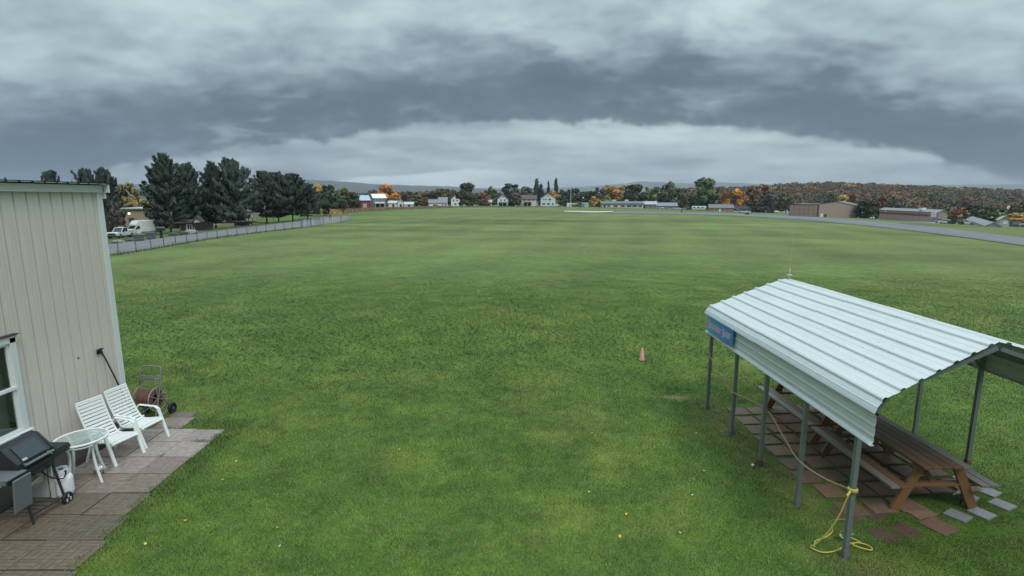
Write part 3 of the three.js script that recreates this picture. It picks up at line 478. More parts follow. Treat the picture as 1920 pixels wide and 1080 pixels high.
{
  const R = thing('hose_reel_cart', [-7.98, .015, -11.18], -.12, 'metal hose reel cart with a coiled red hose on the grass past the wall corner', 'hose reel');
  const mT = mat([.26, .245, .235], .45, { metalness: .4 });
  for (const s of [-1, 1]) part(R, 'side_frame', [tube([[s * .25, .03, .2], [s * .25, .5, .03], [s * .245, .95, -.10], [s * .22, 1.07, -.14]], .016, 24), bar([s * .25, .03, .2], [s * .25, .1, -.28], .016), bar([s * .25, .1, -.28], [s * .25, .55, .01], .014)], mT);
  part(R, 'handle', tube([[-.22, 1.07, -.14], [-.18, 1.1, -.15], [.18, 1.1, -.15], [.22, 1.07, -.14]], .017, 20), mT);
  part(R, 'top_tray', [box(.44, .015, .16, 0, .86, -.02, -.1), box(.44, .07, .012, 0, .89, .06), bar([-.25, .9, -.08], [.25, .9, -.08], .012)], mT);
  for (const s of [-1, 1]) part(R, 'reel_disc', [tor(.265, .012, s * .19, .42, 0, 'x', 32), ...[0, 1, 2].map((k) => bar([s * .19, .42 + .26 * Math.cos(k * 1.05), .26 * Math.sin(k * 1.05)], [s * .19, .42 - .26 * Math.cos(k * 1.05), -.26 * Math.sin(k * 1.05)], .009))], mat([.30, .27, .25], .5));
  const coil = []; const rr = rng(3); for (let l = 0; l < 3; l++) for (let k = 0; k < 11; k++) coil.push(tor(.13 + l * .028 + rr() * .006, .0125, -.165 + k * .033, .42, 0, 'x', 30));
  part(R, 'coiled_hose', coil, mat([.17, .075, .062], .6));
  part(R, 'hose_tail', tube([[-.12, .42, .2], [-.15, .2, .28], [-.2, .04, .34], [-.05, .025, .42], [.1, .025, .36], [0, .03, .28]], .0125, 40), mat([.24, .085, .065], .6));
  part(R, 'axle', [bar([-.25, .42, 0], [.34, .42, 0], .014), bar([.34, .42, 0], [.34, .56, 0], .012), bar([.34, .56, 0], [.42, .56, 0], .016), bar([-.3, .11, -.25], [.3, .11, -.25], .012)], mT);
  for (const s of [-1, 1]) { const w = part(R, 'wheel', [tor(.095, .03, s * .30, .115, -.25, 'x', 24), bar([s * .28, .115, -.25], [s * .32, .115, -.25], .06, 16)], mDark); part(w, 'rim', bar([s * .275, .115, -.25], [s * .325, .115, -.25], .03, 12), mat([.12, .11, .11], .5)); }
}

// ------------------------------------------------------------------ chain link fence along the lane
const mPost = mat([.14, .145, .15], .5, { metalness: .3 });
{
  const F = thing('chain_link_fence', [0, 0, 0], 0, 'long low grey chain link fence along the near side of the lane', 'fence');
  const line = new THREE.CatmullRomCurve3([[-33.2, -38], [-33.3, -45.3], [-33.5, -48.5], [-34.4, -56], [-35.0, -63.5], [-34.8, -71.8], [-33.3, -84.3]].map(([x, z]) => new THREE.Vector3(x, 0, z)));
  const L = line.getLength(), n = Math.round(L / 2.35), P = (t) => { const p = line.getPointAt(t); p.y = T(p.x, p.z); return p; };
  for (let i = 0; i <= n; i++) { const p = P(i / n); const q = part(F, 'post', [bar([0, 0, 0], [0, 1.18, 0], .035), new THREE.SphereGeometry(.045, 8, 6).translate(0, 1.19, 0)], mPost); q.position.copy(p); }
  const rail = [], wire = [];
  for (let i = 0; i < n; i++) {
    const a = P(i / n), b = P((i + 1) / n); rail.push(bar([a.x, a.y + 1.13, a.z], [b.x, b.y + 1.13, b.z], .014, 6));
    const m = 8; for (let k = 0; k < m; k++) for (const d of [0, 1]) {   // woven wire, every fifth strand of the real mesh
      const t0 = (k + (d ? 1 : -1)) / m, t1 = k / m; const A = a.clone().lerp(b, clamp(t0)), B = a.clone().lerp(b, t1); wire.push(bar([A.x, A.y + .06, A.z], [B.x, B.y + 1.1, B.z], .0016, 3));
    }
  }
  part(F, 'top_rail', rail, mPost); tag(part(F, 'wire_mesh', wire, mat([.2, .2, .2], .5, { metalness: .5 })), null, null, null, 'stuff');
  const tufts = []; const r = rng(4); for (let i = 0; i <= n * 6; i++) { const p = P(clamp(i / n / 6)); for (let k = 0; k < 9; k++) { const h = .12 + r() * .22 + (i % 6 === 0 ? .2 * r() : 0), a = r() * 6.28, x = p.x + (r() - .5) * .5, z = p.z + (r() - .5) * .5; const g = new THREE.BufferGeometry(); g.setAttribute('position', new THREE.Float32BufferAttribute([x - .03 * Math.cos(a), p.y, z - .03 * Math.sin(a), x + .03 * Math.cos(a), p.y, z + .03 * Math.sin(a), x + (r() - .5) * .1, p.y + h, z + (r() - .5) * .1], 3)); g.computeVertexNormals(); g.setAttribute('uv', new THREE.Float32BufferAttribute([0, 0, 1, 0, .5, 1], 2)); tufts.push(g); } }
  solo('fence_line_grass', tufts, mat([.13, .13, .06], 1, { side: THREE.DoubleSide }), 'unmown dry grass growing along the foot of the chain link fence', 'grass', null, 'stuff');
  const E = thing('railing_fence', [0, 0, 0], 0, 'taller dark framed fence section with pale slats at the end of the lane', 'fence');
  const a = [-33.2, -84.8], b = [-32.46, -102.0], N = 16;
  const Q = (t) => [mix(a[0], b[0], t), mix(a[1], b[1], t)];
  part(E, 'rail', [bar([a[0], T(...a) + 1.5, a[1]], [b[0], T(...b) + 1.4, b[1]], .04), bar([a[0], T(...a) + .15, a[1]], [b[0], T(...b) + .15, b[1]], .03)], mPost);
  for (const t of [0, .2, .42, .7, 1]) { const q = Q(t); part(E, 'post', bar([q[0], T(...q), q[1]], [q[0], T(...q) + 1.55, q[1]], t ? .045 : .08), mPost); }
  for (let k = 1; k < N; k++) { const q = Q(k / N), w = k > 8 || k % 3 === 1; part(E, 'slat', box(w ? .16 : .05, 1.15, .03, q[0], T(...q) + .75, q[1]), w ? mat([.5, .5, .44], .7) : mPost); }
}

// ------------------------------------------------------------------ vehicles
const mTyre = mat([.02, .02, .02], .9), mCarGlass = mat([.02, .025, .03], .08), mChrome = mat([.4, .4, .4], .25, { metalness: .8 });
const paint = (c) => new THREE.MeshPhysicalMaterial({ color: C(...c), roughness: .4, clearcoat: .6, clearcoatRoughness: .15 });
const pWhite = paint([.78, .8, .8]), pRed = paint([.42, .03, .025]), pSilver = paint([.38, .41, .44]), pDark = paint([.03, .035, .05]), pBlue = paint([.10, .16, .26]);
function wheels(t, list, r, w = .22) { for (const [x, z] of list) { const k = part(t, 'wheel', bar([x - w / 2, r, z], [x + w / 2, r, z], r, 18), mTyre); part(k, 'rim', bar([x - w / 2 - .01, r, z], [x + w / 2 + .01, r, z], r * .55, 12), mChrome); } }
function side(profile, w) { return ext(profile, w).rotateY(-Math.PI / 2).translate(w / 2, 0, 0); }   // profile in (z, y), front at +z
function car(name, label, p, ry, body, kind = 'car', group) {
  const t = thing(name, p, ry, label, kind, group);
  const suv = kind !== 'car', hh = suv ? 1.72 : 1.45, rear = suv ? -2.15 : -1.5;
  part(t, 'body', side([[-2.25, .35], [-2.3, .7], [-2.22, .98], [1.0, .98], [2.1, .86], [2.28, .62], [2.25, .33]], 1.78), body);
  part(t, 'cabin', side([[rear, .98], [rear + .35, hh - .12], [rear + .6, hh - .04], [.1, hh - .06], [.95, .98]], 1.56), mCarGlass);
  part(t, 'roof', [rbox(1.5, .06, 1.35, .03, 0, hh - .02, suv ? -.75 : -.45), ...[-1, 1].flatMap((s) => [beam([s * .74, .98, .92], [s * .70, hh - .04, .12], .07, .07), beam([s * .74, .98, rear], [s * .70, hh - .05, rear + .5], .1, .12), beam([s * .76, .98, -.35], [s * .72, hh - .05, -.4], .07, .07)])], body);
  wheels(t, [[-.8, 1.4], [.8, 1.4], [-.8, -1.4], [.8, -1.4]], .33);
  for (const s of [-1, 1]) { part(t, 'headlight', rbox(.38, .15, .08, .03, s * .62, .72, 2.22), mat([.8, .8, .78], .2)); part(t, 'tail_light', rbox(.2, .22, .06, .02, s * .74, .8, -2.27), mat([.3, .02, .02], .3)); }
  part(t, 'bumper', [rbox(1.7, .2, .14, .05, 0, .45, 2.24), rbox(1.7, .2, .14, .05, 0, .45, -2.27)], mBlack);
  return t;
}
const face = (p, off = 0) => Math.atan2(-p[0], -p[2]) + off;            // turn that faces the camera
{
  const p = sight(268, 441.5), t = thing('box_truck', p, face(p, -.95), 'white box truck with a rounded cab parked before the tan warehouse', 'truck');
  const w = 2.1;
  part(t, 'cargo_box', [rbox(w + .15, 2.25, 4.3, .12, 0, 1.85, -1.15), side([[.95, 2.0], [.95, 2.96], [1.15, 2.95], [1.75, 2.25], [1.75, 2.0]], w - .1)], pWhite);
  part(t, 'cab', side([[.9, .5], [.9, 2.05], [1.55, 2.1], [2.25, 1.38], [3.05, 1.18], [3.15, .9], [3.1, .5]], 1.95), pWhite);
  part(t, 'windscreen', beam([0, 2.03, 1.63], [0, 1.42, 2.24], 1.66, .02, [0, .75, .7]), mCarGlass);
  for (const s of [-1, 1]) { part(t, 'side_window', side([[1.1, 1.35], [1.1, 1.95], [1.5, 1.95], [2.0, 1.4]], .012).translate(s * .978, 0, 0), mCarGlass); part(t, 'headlight', rbox(.34, .22, .06, .02, s * .72, .98, 3.12), mat([.7, .7, .68], .2)); part(t, 'mirror', [box(.08, .36, .14, s * 1.13, 1.45, 1.95), bar([s * .97, 1.4, 1.95], [s * 1.1, 1.4, 1.95], .015)], mDark); }
  part(t, 'grille', box(1.0, .24, .04, 0, .95, 3.13), mDark); part(t, 'bumper', rbox(1.95, .26, .2, .05, 0, .55, 3.15), mat([.3, .3, .3], .4));
  part(t, 'skirt', [box(2.0, .2, 4.1, 0, .66, -1.15)], mat([.25, .25, .26], .6));
  wheels(t, [[-.86, 2.2], [.86, 2.2], [-.86, -1.7], [.86, -1.7]], .39, .26);
  const q = sight(228, 446), u = thing('pickup_truck', q, face(q, -.55), 'white pickup truck parked left of the box truck', 'truck');
  part(u, 'body', [side([[-2.7, .55], [-2.7, 1.15], [1.2, 1.15], [2.45, 1.12], [2.65, .95], [2.65, .5]], 1.95)], pWhite);
  part(u, 'cab', side([[-.75, 1.15], [-.62, 1.85], [.35, 1.88], [1.15, 1.15]], 1.62), mCarGlass);
  part(u, 'roof', [rbox(1.5, .09, 1.15, .04, 0, 1.88, -.12), ...[-1, 1].flatMap((s) => [beam([s * .78, 1.13, 1.1], [s * .73, 1.86, .4], .08, .08), beam([s * .78, 1.13, -.7], [s * .73, 1.86, -.55], .12, .14), beam([s * .79, 1.13, .05], [s * .75, 1.86, -.02], .08, .08)])], pWhite);
  part(u, 'light_bar', rbox(.9, .1, .2, .03, 0, 1.98, -.1), mat([.6, .6, .58], .3));
  part(u, 'bed_well', box(1.6, .3, 1.75, 0, 1.05, -1.75), mDark);
  part(u, 'grille', [box(1.3, .3, .05, 0, .88, 2.65)], mDark); part(u, 'bumper', [rbox(1.95, .28, .2, .06, 0, .55, 2.65), rbox(1.9, .22, .16, .05, 0, .6, -2.72)], mat([.06, .06, .06], .5));
  for (const s of [-1, 1]) { part(u, 'headlight', rbox(.32, .22, .07, .02, s * .76, .92, 2.63), mat([.75, .75, .72], .2)); part(u, 'mirror', box(.2, .22, .08, s * 1.06, 1.3, .85), mDark); }
  wheels(u, [[-.85, 1.75], [.85, 1.75], [-.85, -1.65], [.85, -1.65]], .42, .26);
  const rd = sight(212, 443.5); car('parked_car', 'red vehicle half hidden by the corner of the beige hangar', rd, face(rd, -.6), pRed, 'van');
}

// ------------------------------------------------------------------ buildings
const mTan = mat([.36, .29, .20], .8), mTanDark = mat([.27, .20, .155], .8), mRoofGrey = mat([.16, .17, .19], .8), mRoofPale = mat([.5, .52, .55], .6), mRoofDark = mat([.045, .048, .055], .85), mRoofBrown = mat([.11, .085, .075], .9), mPane = mat([.03, .035, .042], .15), mHouseWhite = mat([.76, .79, .79], .7), mBrick = mat([.22, .11, .085], .9);
// a house standing at p, front (+z) turned by ry: walls, pitched roof (ridge along x or z), chimney, windows and doors
function building(name, label, category, p, ry, o) {
  const t = thing(name, p, ry, label, category, o.group);
  const { w, d, h, rise = 0, ridge = 'x', wall = mHouseWhite, roof = mRoofGrey, over = .4 } = o;
  const s = [];
  if (rise && ridge === 'x') s.push(ext([[-d / 2, 0], [d / 2, 0], [d / 2, h], [0, h + rise], [-d / 2, h]], w).rotateY(-Math.PI / 2).translate(w / 2, 0, 0));
  else if (rise) s.push(ext([[-w / 2, 0], [w / 2, 0], [w / 2, h], [0, h + rise], [-w / 2, h]], d).translate(0, 0, -d / 2));
  else s.push(box(w, h, d, 0, h / 2, 0));
  part(t, 'wall', s, wall);
  if (rise) {
    const along = ridge === 'x', half = (along ? d : w) / 2, k = 1 + over / half;
    for (const q of [-1, 1]) part(t, 'roof', along ? beam([0, h + rise + .1, 0], [0, h + rise + .1 - rise * k, q * half * k], w + over * 2, .16, [0, 1, q * .01]) : beam([0, h + rise + .1, 0], [q * half * k, h + rise + .1 - rise * k, 0], d + over * 2, .16, [q * .01, 1, 0]), roof);
  } else part(t, 'roof', box(w + over, .25, d + over, 0, h + .12, 0), roof);
  for (const [x, y, ww, hh, m = mPane] of o.win ?? []) { const f = part(t, 'window', [box(ww + .24, .12, .1, x, y + hh / 2 + .06, d / 2 + .03), box(ww + .24, .12, .1, x, y - hh / 2 - .06, d / 2 + .03), box(.12, hh, .1, x - ww / 2 - .06, y, d / 2 + .03), box(.12, hh, .1, x + ww / 2 + .06, y, d / 2 + .03), box(.06, hh, .07, x, y, d / 2 + .03)], mWhite); part(f, 'pane', box(ww, hh, .06, x, y, d / 2 + .01), m); }
  for (const [x, ww, hh, m = mDark] of o.door ?? []) part(t, 'door', box(ww, hh, .1, x, hh / 2, d / 2 + .03), m);
  if (o.chimney) part(t, 'chimney', box(.7, 1.6, .7, o.chimney, h + rise * .9 + .3, -d * .1), mBrick);
  if (o.porch) { const [x, pw, ph, pd] = o.porch; part(t, 'porch_roof', beam([x, ph + .5, d / 2], [x, ph, d / 2 + pd], pw, .15), roof); for (const q of [-1, 0, 1]) part(t, 'porch_post', box(.18, ph, .18, x + q * (pw / 2 - .2), ph / 2, d / 2 + pd - .2), mWhite); part(t, 'porch_shade_sheet', box(pw - .3, ph - .5, .08, x, ph / 2, d / 2 + .045), mDark); }  // dark sheet on the wall stands in for the shade under the porch roof
  if (o.wing) { const [x, z, ww, wd, wh, wr, wm = wall] = o.wing; part(t, 'wing', ext([[-wd / 2, 0], [wd / 2, 0], [wd / 2, wh], [0, wh + wr], [-wd / 2, wh]], ww).rotateY(-Math.PI / 2).translate(x + ww / 2, 0, z), wm); for (const q of [-1, 1]) part(t, 'wing_roof', beam([x, wh + wr + .08, z], [x, wh + .08 - wr * .15, z + q * wd * .575], ww + .5, .14, [0, 1, q * .01]), roof); }
  return t;
}
// puts a building so that its front bottom corners are sighted at px0 and px1 (base py), d metres ahead
function plot(px0, px1, d) { const a = atD(px0, d), b = atD(px1, d); return [(a[0] + b[0]) / 2, Math.min(a[1], b[1]), -d, b[0] - a[0]]; }
{
  // tan warehouse on the left
  let [x, y, z, w] = plot(232, 420, 126);
  const wh = building('warehouse', 'low tan warehouse with a lit wall lamp behind the box truck', 'warehouse', [x, y, z - 6], .28, { w, d: 12, h: topY(391.5, 126) - y, rise: 0, wall: mTan, roof: mRoofPale, over: 1.0, door: [[-w / 2 + 1.6, 1.1, 2.3, mat([.05, .035, .035], .6)]], win: [[-w / 2 + 9, 2.4, 1.4, 1.1]] });
  const lp = new THREE.Vector3(-w / 2 + 1.3, 3.3, 6.1); 
  const lamp = part(wh, 'wall_lamp', box(.3, .25, .2, lp.x, lp.y + .25, lp.z), mDark); part(lamp, 'lamp_glass', new THREE.SphereGeometry(.22, 14, 10).translate(lp.x, lp.y, lp.z + .1), new THREE.MeshStandardMaterial({ color: C(.9, .85, .7), emissive: C(1, .86, .6), emissiveIntensity: 2.2 }));
  const li = new THREE.PointLight(C(1, .86, .6), 16, 30); li.position.set(lp.x, lp.y, lp.z + .1); li.castShadow = true; wh.add(li);
  [x, y, z, w] = plot(366, 377, 108); building('shed', 'small pale yellow garden shed among the pines beside the lane', 'shed', [x, y, z], .3, { w, d: 1.6, h: 2.3, rise: .7, ridge: 'z', wall: mat([.50, .46, .26], .8), roof: mRoofBrown, win: [[0, 1.5, .6, .8, mat([.3, .28, .16], .8)]] });
  [x, y, z, w] = plot(340, 366, 109); building('cabin', 'low brown timber hut under the pines beside the lane', 'hut', [x, y, z], .3, { w, d: 2, h: 2.0, rise: .5, wall: mat([.13, .09, .075], .9), roof: mRoofBrown, win: [[.4, 1.1, .8, .9]], door: [[-.8, .6, 1.7]] });
  [x, y, z, w] = plot(388, 478, 150); building('long_house', 'long pale house seen between the pine trunks', 'house', [x, y, z], .2, { w, d: 8, h: 2.6, rise: 1.4, wall: mat([.42, .36, .28], .8), roof: mRoofBrown, win: [[-4, 1.5, 1.3, 1.1], [3, 1.5, 1.3, 1.1]], door: [[0, 1, 2.1]] });
  [x, y, z, w] = plot(486, 520, 165); building('bungalow', 'small orange brown house beyond the pines', 'house', [x, y, z], .2, { w, d: 6, h: 2.5, rise: 1.2, wall: mat([.34, .2, .12], .8), roof: mRoofPale, win: [[-1.2, 1.4, 1, 1]], door: [[1.2, .9, 2]] });

  // the red barn and the grey house with a bright roof
  [x, y, z, w] = plot(671, 690, 300); building('barn', 'red barn with a pale blue roof at the far left edge of the field', 'barn', [x, y, z], .5, { w: w * 1.1, d: 9, h: 4.4, rise: 2.6, ridge: 'x', wall: mat([.27, .045, .04], .8), roof: mat([.36, .46, .55], .5), door: [[0, 2, 2.6, mat([.5, .4, .38], .8)]] });
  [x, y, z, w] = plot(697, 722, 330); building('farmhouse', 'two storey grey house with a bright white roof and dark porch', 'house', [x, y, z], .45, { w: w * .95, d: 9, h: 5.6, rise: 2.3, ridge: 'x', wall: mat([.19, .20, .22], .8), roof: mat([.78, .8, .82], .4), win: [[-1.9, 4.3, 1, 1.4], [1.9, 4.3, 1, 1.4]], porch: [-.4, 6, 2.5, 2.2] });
  for (const [a, b, lab, h] of [[729, 745, 'white low shed beside the orange tree', 2.6], [746, 756, 'small white gabled shed with a dark door near the orange tree', 3.4], [758, 775, 'long low pale shed right of the gabled shed', 1.9]]) { [x, y, z, w] = plot(a, b, 330); building('shed', lab, 'shed', [x, y, z], .2, { w, d: 4, h, rise: 1.2, ridge: h > 3 ? 'z' : 'x', wall: mat([.7, .72, .71], .8), roof: mat([.5, .52, .54], .6), door: [[.2, 1.2, 1.9]] }); }
  // the white house by the fieldside
  [x, y, z, w] = plot(803, 840, 310); building('white_house', 'white low house with a darker roof standing at the field edge', 'house', [x, y, z], .12, { w: w * .9, d: 7, h: 2.9, rise: 1.8, ridge: 'x', wall: mat([.80, .84, .83], .7), roof: mat([.22, .21, .22], .8), win: [[-1.4, 1.6, 2.6, .7], [2.6, 1.6, .8, 1], [4.4, 1.6, .8, 1]], wing: [2.8, -4.5, w * .45, 7, 4.2, 1.8] });
  [x, y, z, w] = plot(846, 862, 380); building('house', 'pale house half hidden behind the large dark tree', 'house', [x, y, z], .1, { w, d: 7, h: 5, rise: 2.4, ridge: 'z', wall: mHouseWhite, roof: mRoofGrey, win: [[-1.2, 3.8, .9, 1.2], [1.2, 3.8, .9, 1.2], [0, 1.4, 1.4, 1.2]] });
  [x, y, z, w] = plot(897, 922, 390); building('garage', 'low pale garage with a white roof between two dark trees', 'garage', [x, y, z], 0, { w, d: 7, h: 2.6, rise: 1.5, wall: mat([.5, .52, .53], .7), roof: mat([.62, .65, .67], .5), door: [[-2, 2.6, 2.1, mat([.3, .3, .32], .6)], [2.2, 2.2, 2.1, mDark]] });
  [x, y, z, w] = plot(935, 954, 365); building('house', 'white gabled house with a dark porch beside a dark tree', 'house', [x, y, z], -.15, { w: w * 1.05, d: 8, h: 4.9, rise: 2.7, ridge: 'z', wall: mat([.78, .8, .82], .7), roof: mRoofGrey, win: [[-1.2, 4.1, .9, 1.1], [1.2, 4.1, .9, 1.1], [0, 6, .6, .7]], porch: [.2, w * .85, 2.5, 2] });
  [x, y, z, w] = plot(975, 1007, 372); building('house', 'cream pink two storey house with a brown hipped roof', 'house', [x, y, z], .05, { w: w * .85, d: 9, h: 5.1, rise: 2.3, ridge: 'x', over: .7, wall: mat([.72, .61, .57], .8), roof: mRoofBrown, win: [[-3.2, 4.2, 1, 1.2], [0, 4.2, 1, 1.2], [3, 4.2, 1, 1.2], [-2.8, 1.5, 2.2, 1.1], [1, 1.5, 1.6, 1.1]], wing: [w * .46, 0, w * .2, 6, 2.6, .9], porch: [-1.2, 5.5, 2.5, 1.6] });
  [x, y, z, w] = plot(1013, 1041, 365); building('house', 'tall pale blue gabled house with rows of windows', 'house', [x, y, z], .0, { w: w * .95, d: 10, h: 5.6, rise: 3.2, ridge: 'z', wall: mat([.62, .69, .74], .75), roof: mRoofDark, win: [[-3, 4.6, .8, 1.2], [-1.6, 4.6, .8, 1.2], [1, 4.6, 1.6, 1.2], [-.2, 6.9, .8, .8], [-3, 1.7, 1.8, 1.2], [.2, 1.7, 1.8, 1.2], [3, 1.7, 1.2, 1.2]], wing: [w * .56, 0, w * .22, 6, 2.4, 1.6] });
  // container and little cabin
  [x, y, z, w] = plot(1091, 1103, 340); building('container', 'pale blue green storage container at the far field edge', 'container', [x, y, z], .1, { w, d: 2.5, h: 2.7, wall: mat([.36, .47, .48], .6), roof: mat([.4, .5, .5], .6), over: .05, door: [[-1.2, .9, 2, mat([.12, .16, .17], .6)]] });
  [x, y, z, w] = plot(1084, 1091, 342); building('shed', 'small dark green shed touching the pale container', 'shed', [x, y, z], .1, { w, d: 2.4, h: 2.4, rise: .6, wall: mat([.10, .14, .13], .8), roof: mRoofDark });
  [x, y, z, w] = plot(1063, 1071, 340); building('booth', 'small white boxy booth at the foot of the pale pole', 'booth', [x, y, z], 0, { w, d: 2.2, h: 2.4, wall: mWhite, roof: mRoofPale, over: .1, door: [[.4, .8, 1.9, mat([.35, .35, .35], .6)]] });
  [x, y, z, w] = plot(1072, 1082, 345); building('shed', 'low orange brown shed between booth and container', 'shed', [x, y, z], 0, { w, d: 3, h: 1.6, rise: .7, wall: mat([.30, .17, .11], .8), roof: mat([.32, .22, .17], .8) });
  // long low school building
  [x, y, z, w] = plot(1129, 1206, 345); const sc = building('long_building', 'long low building with dark windows and white rooftop units', 'building', [x, y, z - 5], -.02, { w, d: 12, h: 3.1, rise: 1.25, wall: mat([.58, .54, .53], .8), roof: mat([.115, .135, .17], .6), over: .7, win: [[-9, 1.5, 1.6, 1.1], [-4.6, 1.5, 2.4, 1.2], [0, 1.5, 2.4, 1.2], [4, 1.5, 2.8, 1.2], [7.6, 1.5, 2.8, 1.2], [11, 1.5, 2.2, 1.2]], door: [[-11.5, 1.1, 2.2, mDark], [-6.9, .4, 2.6, mWhite], [-2.5, .4, 2.6, mWhite]] });
  for (const q of [-4.4, 3.6]) part(sc, 'rooftop_unit', [box(2.4, 1.5, 1.8, q, 4.6, -1), box(2.0, .2, 1.4, q, 5.42, -1)], mat([.62, .64, .65], .5));
  part(sc, 'rooftop_vent', box(1.6, .7, 1.4, -9, 4.3, -1), mat([.5, .5, .48], .6));
  [x, y, z, w] = plot(1200, 1232, 350); building('wing_building', 'low brick wing with a pale peaked roof right of the long building', 'building', [x, y, z - 3], -.25, { w, d: 9, h: 2.9, rise: 1.7, wall: mat([.30, .22, .2], .85), roof: mat([.36, .4, .44], .5), win: [[2, 1.5, 1.6, 1.2]], door: [[-2, 1.2, 2.2]] });
  [x, y, z, w] = plot(1228, 1268, 362); building('grey_building', 'low building with a long sloping grey roof behind parked white cars', 'building', [x, y, z], -.2, { w, d: 9, h: 2.3, rise: 2.0, wall: mat([.28, .25, .25], .85), roof: mat([.21, .225, .26], .6), win: [[-3, 1.3, 1.6, 1], [3, 1.3, 1.6, 1]] });
  [x, y, z, w] = plot(1330, 1372, 330); building('brick_house', 'brick bungalow with a grey roof right of the white trailer', 'house', [x, y, z], -.2, { w, d: 8, h: 2.5, rise: 2, wall: mat([.34, .19, .15], .85), roof: mat([.17, .165, .18], .8), chimney: 3, win: [[-3.2, 1.4, 1.4, 1.1], [1, 1.4, 1.4, 1.1]], door: [[-.9, .9, 2, mWhite]] });
  [x, y, z, w] = plot(1370, 1405, 345); building('grey_house', 'dark grey roofed house right of the brick bungalow', 'house', [x, y, z], -.2, { w, d: 8, h: 2.2, rise: 1.8, wall: mat([.16, .14, .14], .85), roof: mRoofDark, win: [[-2, 1.3, 1.2, 1]] });
}
{
  // tan hangar with a big panelled door, right
  const a = sight(1479, 404.5), b = sight(1532, 406.5), c = sight(1604, 408.5), k = -a[2] / 1000;
  const L = thing('aircraft_hangar', [b[0], Math.min(a[1], b[1], c[1]) - .3, b[2]], 0, 'large tan metal hangar with a wide dark framed sliding door', 'hangar');
  const rel = (p) => [p[0] - b[0], p[2] - b[2]], A = rel(a), Bp = [0, 0], Cc = rel(c), h0 = topY(383.5, -b[2]) - L.position.y, hb = topY(382, -b[2]) - L.position.y, h1 = topY(386.5, -c[2]) - L.position.y;
  const depth = 24, dir = [.62, -.78];
  const quad = (p, q, hp, hq, y0 = 0, y1p = hp, th = .25) => { const dx = q[0] - p[0], dz = q[1] - p[1], len = Math.hypot(dx, dz), ang = Math.atan2(-dz, dx); return ext([[0, y0], [len, y0], [len, hq], [0, hp]], th).rotateY(ang).translate(p[0], 0, p[1]); };
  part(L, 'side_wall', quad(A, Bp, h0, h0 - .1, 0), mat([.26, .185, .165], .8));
  const mid = [Cc[0] * .46, Cc[1] * .46];
  part(L, 'front_wall', [quad(Bp, mid, h0 + .05, hb + .8), quad(mid, Cc, hb + .8, h1)], mat([.37, .28, .245], .8));
  const back = (p) => [p[0] + dir[0] * depth, p[1] + dir[1] * depth];
  const poly = []; const P3 = (p, y) => [p[0], y, p[1]]; const tri = (a, b, c) => poly.push(...a, ...b, ...c);
  const f = [P3(A, h0 + .15), P3(Bp, h0 + .2), P3(mid, hb + 1.0), P3(Cc, h1 + .15)], g = [P3(back(A), h0 + .3), P3(back(Bp), h0 + .3), P3(back(mid), hb + 1.1), P3(back(Cc), h1 + .2)];
  for (let i = 0; i < 3; i++) { tri(f[i], f[i + 1], g[i]); tri(f[i + 1], g[i + 1], g[i]); }
  const rg = new THREE.BufferGeometry(); rg.setAttribute('position', new THREE.Float32BufferAttribute(poly, 3)); rg.setAttribute('uv', new THREE.Float32BufferAttribute(new Float32Array(poly.length / 3 * 2), 2)); rg.computeVertexNormals();
  const mR = mat([.2, .17, .15], .7, { side: THREE.DoubleSide }); part(L, 'roof', rg, mR);
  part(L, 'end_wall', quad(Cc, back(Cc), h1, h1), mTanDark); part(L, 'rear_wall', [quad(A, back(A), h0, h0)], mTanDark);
  part(L, 'corner_post', [box(.5, h0, .5, 0, h0 / 2, .3), box(.4, h1, .4, Cc[0], h1 / 2, Cc[1] + .3)], mat([.06, .045, .045], .7));
  const nx = 6; for (let i = 0; i < nx; i++) { const t = (i + .5) / nx; const p = [mix(A[0], 0, t), mix(A[1], 0, t) + .32], ww = Math.hypot(...A) / nx - .22, an = Math.atan2(A[1], -A[0]); for (let r = 0; r < 3; r++) part(L, 'door_panel', box(ww, (h0 - .5) / 3 - .16, .08, p[0], .2 + (r + .5) * (h0 - .5) / 3, p[1], 0, an, 0), mat([.27, .195, .17], .75)); }
  part(L, 'eave_trim', [bar([A[0], h0 + .1, A[1] + .4], [0, h0 + .1, .4], .16, 6), bar([0, h0 + .2, .3], [mid[0], hb + .98, mid[1] + .3], .14, 6), bar([mid[0], hb + .98, mid[1] + .3], [Cc[0], h1 + .12, Cc[1] + .3], .14, 6)], mat([.07, .055, .05], .7));
  const t1 = .10, d1 = [Cc[0] * t1, Cc[1] * t1]; part(L, 'walk_door', box(1.1, 2.3, .15, d1[0], 1.3, d1[1] + .4), mWhite); part(L, 'window', box(1.0, 1.3, .12, Cc[0] * .2, 1.5, Cc[1] * .2 + .35), mPane);
  const w0 = sight(1474, 398.5); const sh = building('utility_shed', 'tall white utility cabinet at the left corner of the tan hangar', 'shed', w0, -.4, { w: 1.3, d: 1.2, h: 2.1, wall: mWhite, roof: mRoofPale, over: .1, door: [[.1, .6, 1.4, mat([.3, .33, .3], .6)]] });
  // second long tan building with a red stripe
  const p = sight(1648, 411), q = sight(1757, 417.5), w = Math.hypot(q[0] - p[0], q[2] - p[2]), an = Math.atan2(-(q[2] - p[2]), q[0] - p[0]); const dd = -(p[2] + q[2]) / 2, yb = Math.min(p[1], q[1]) - .3;
  const S = building('storage_building', 'long tan storage building with a dark red stripe and grey roof', 'building', [(p[0] + q[0]) / 2 + Math.sin(an) * -1.5, yb, (p[2] + q[2]) / 2 - Math.cos(an) * 1.5], an, { w, d: 3, h: topY(395.5, dd) - yb, rise: .8, wall: mat([.36, .26, .235], .85), roof: mat([.26, .27, .27], .7), over: .25 });
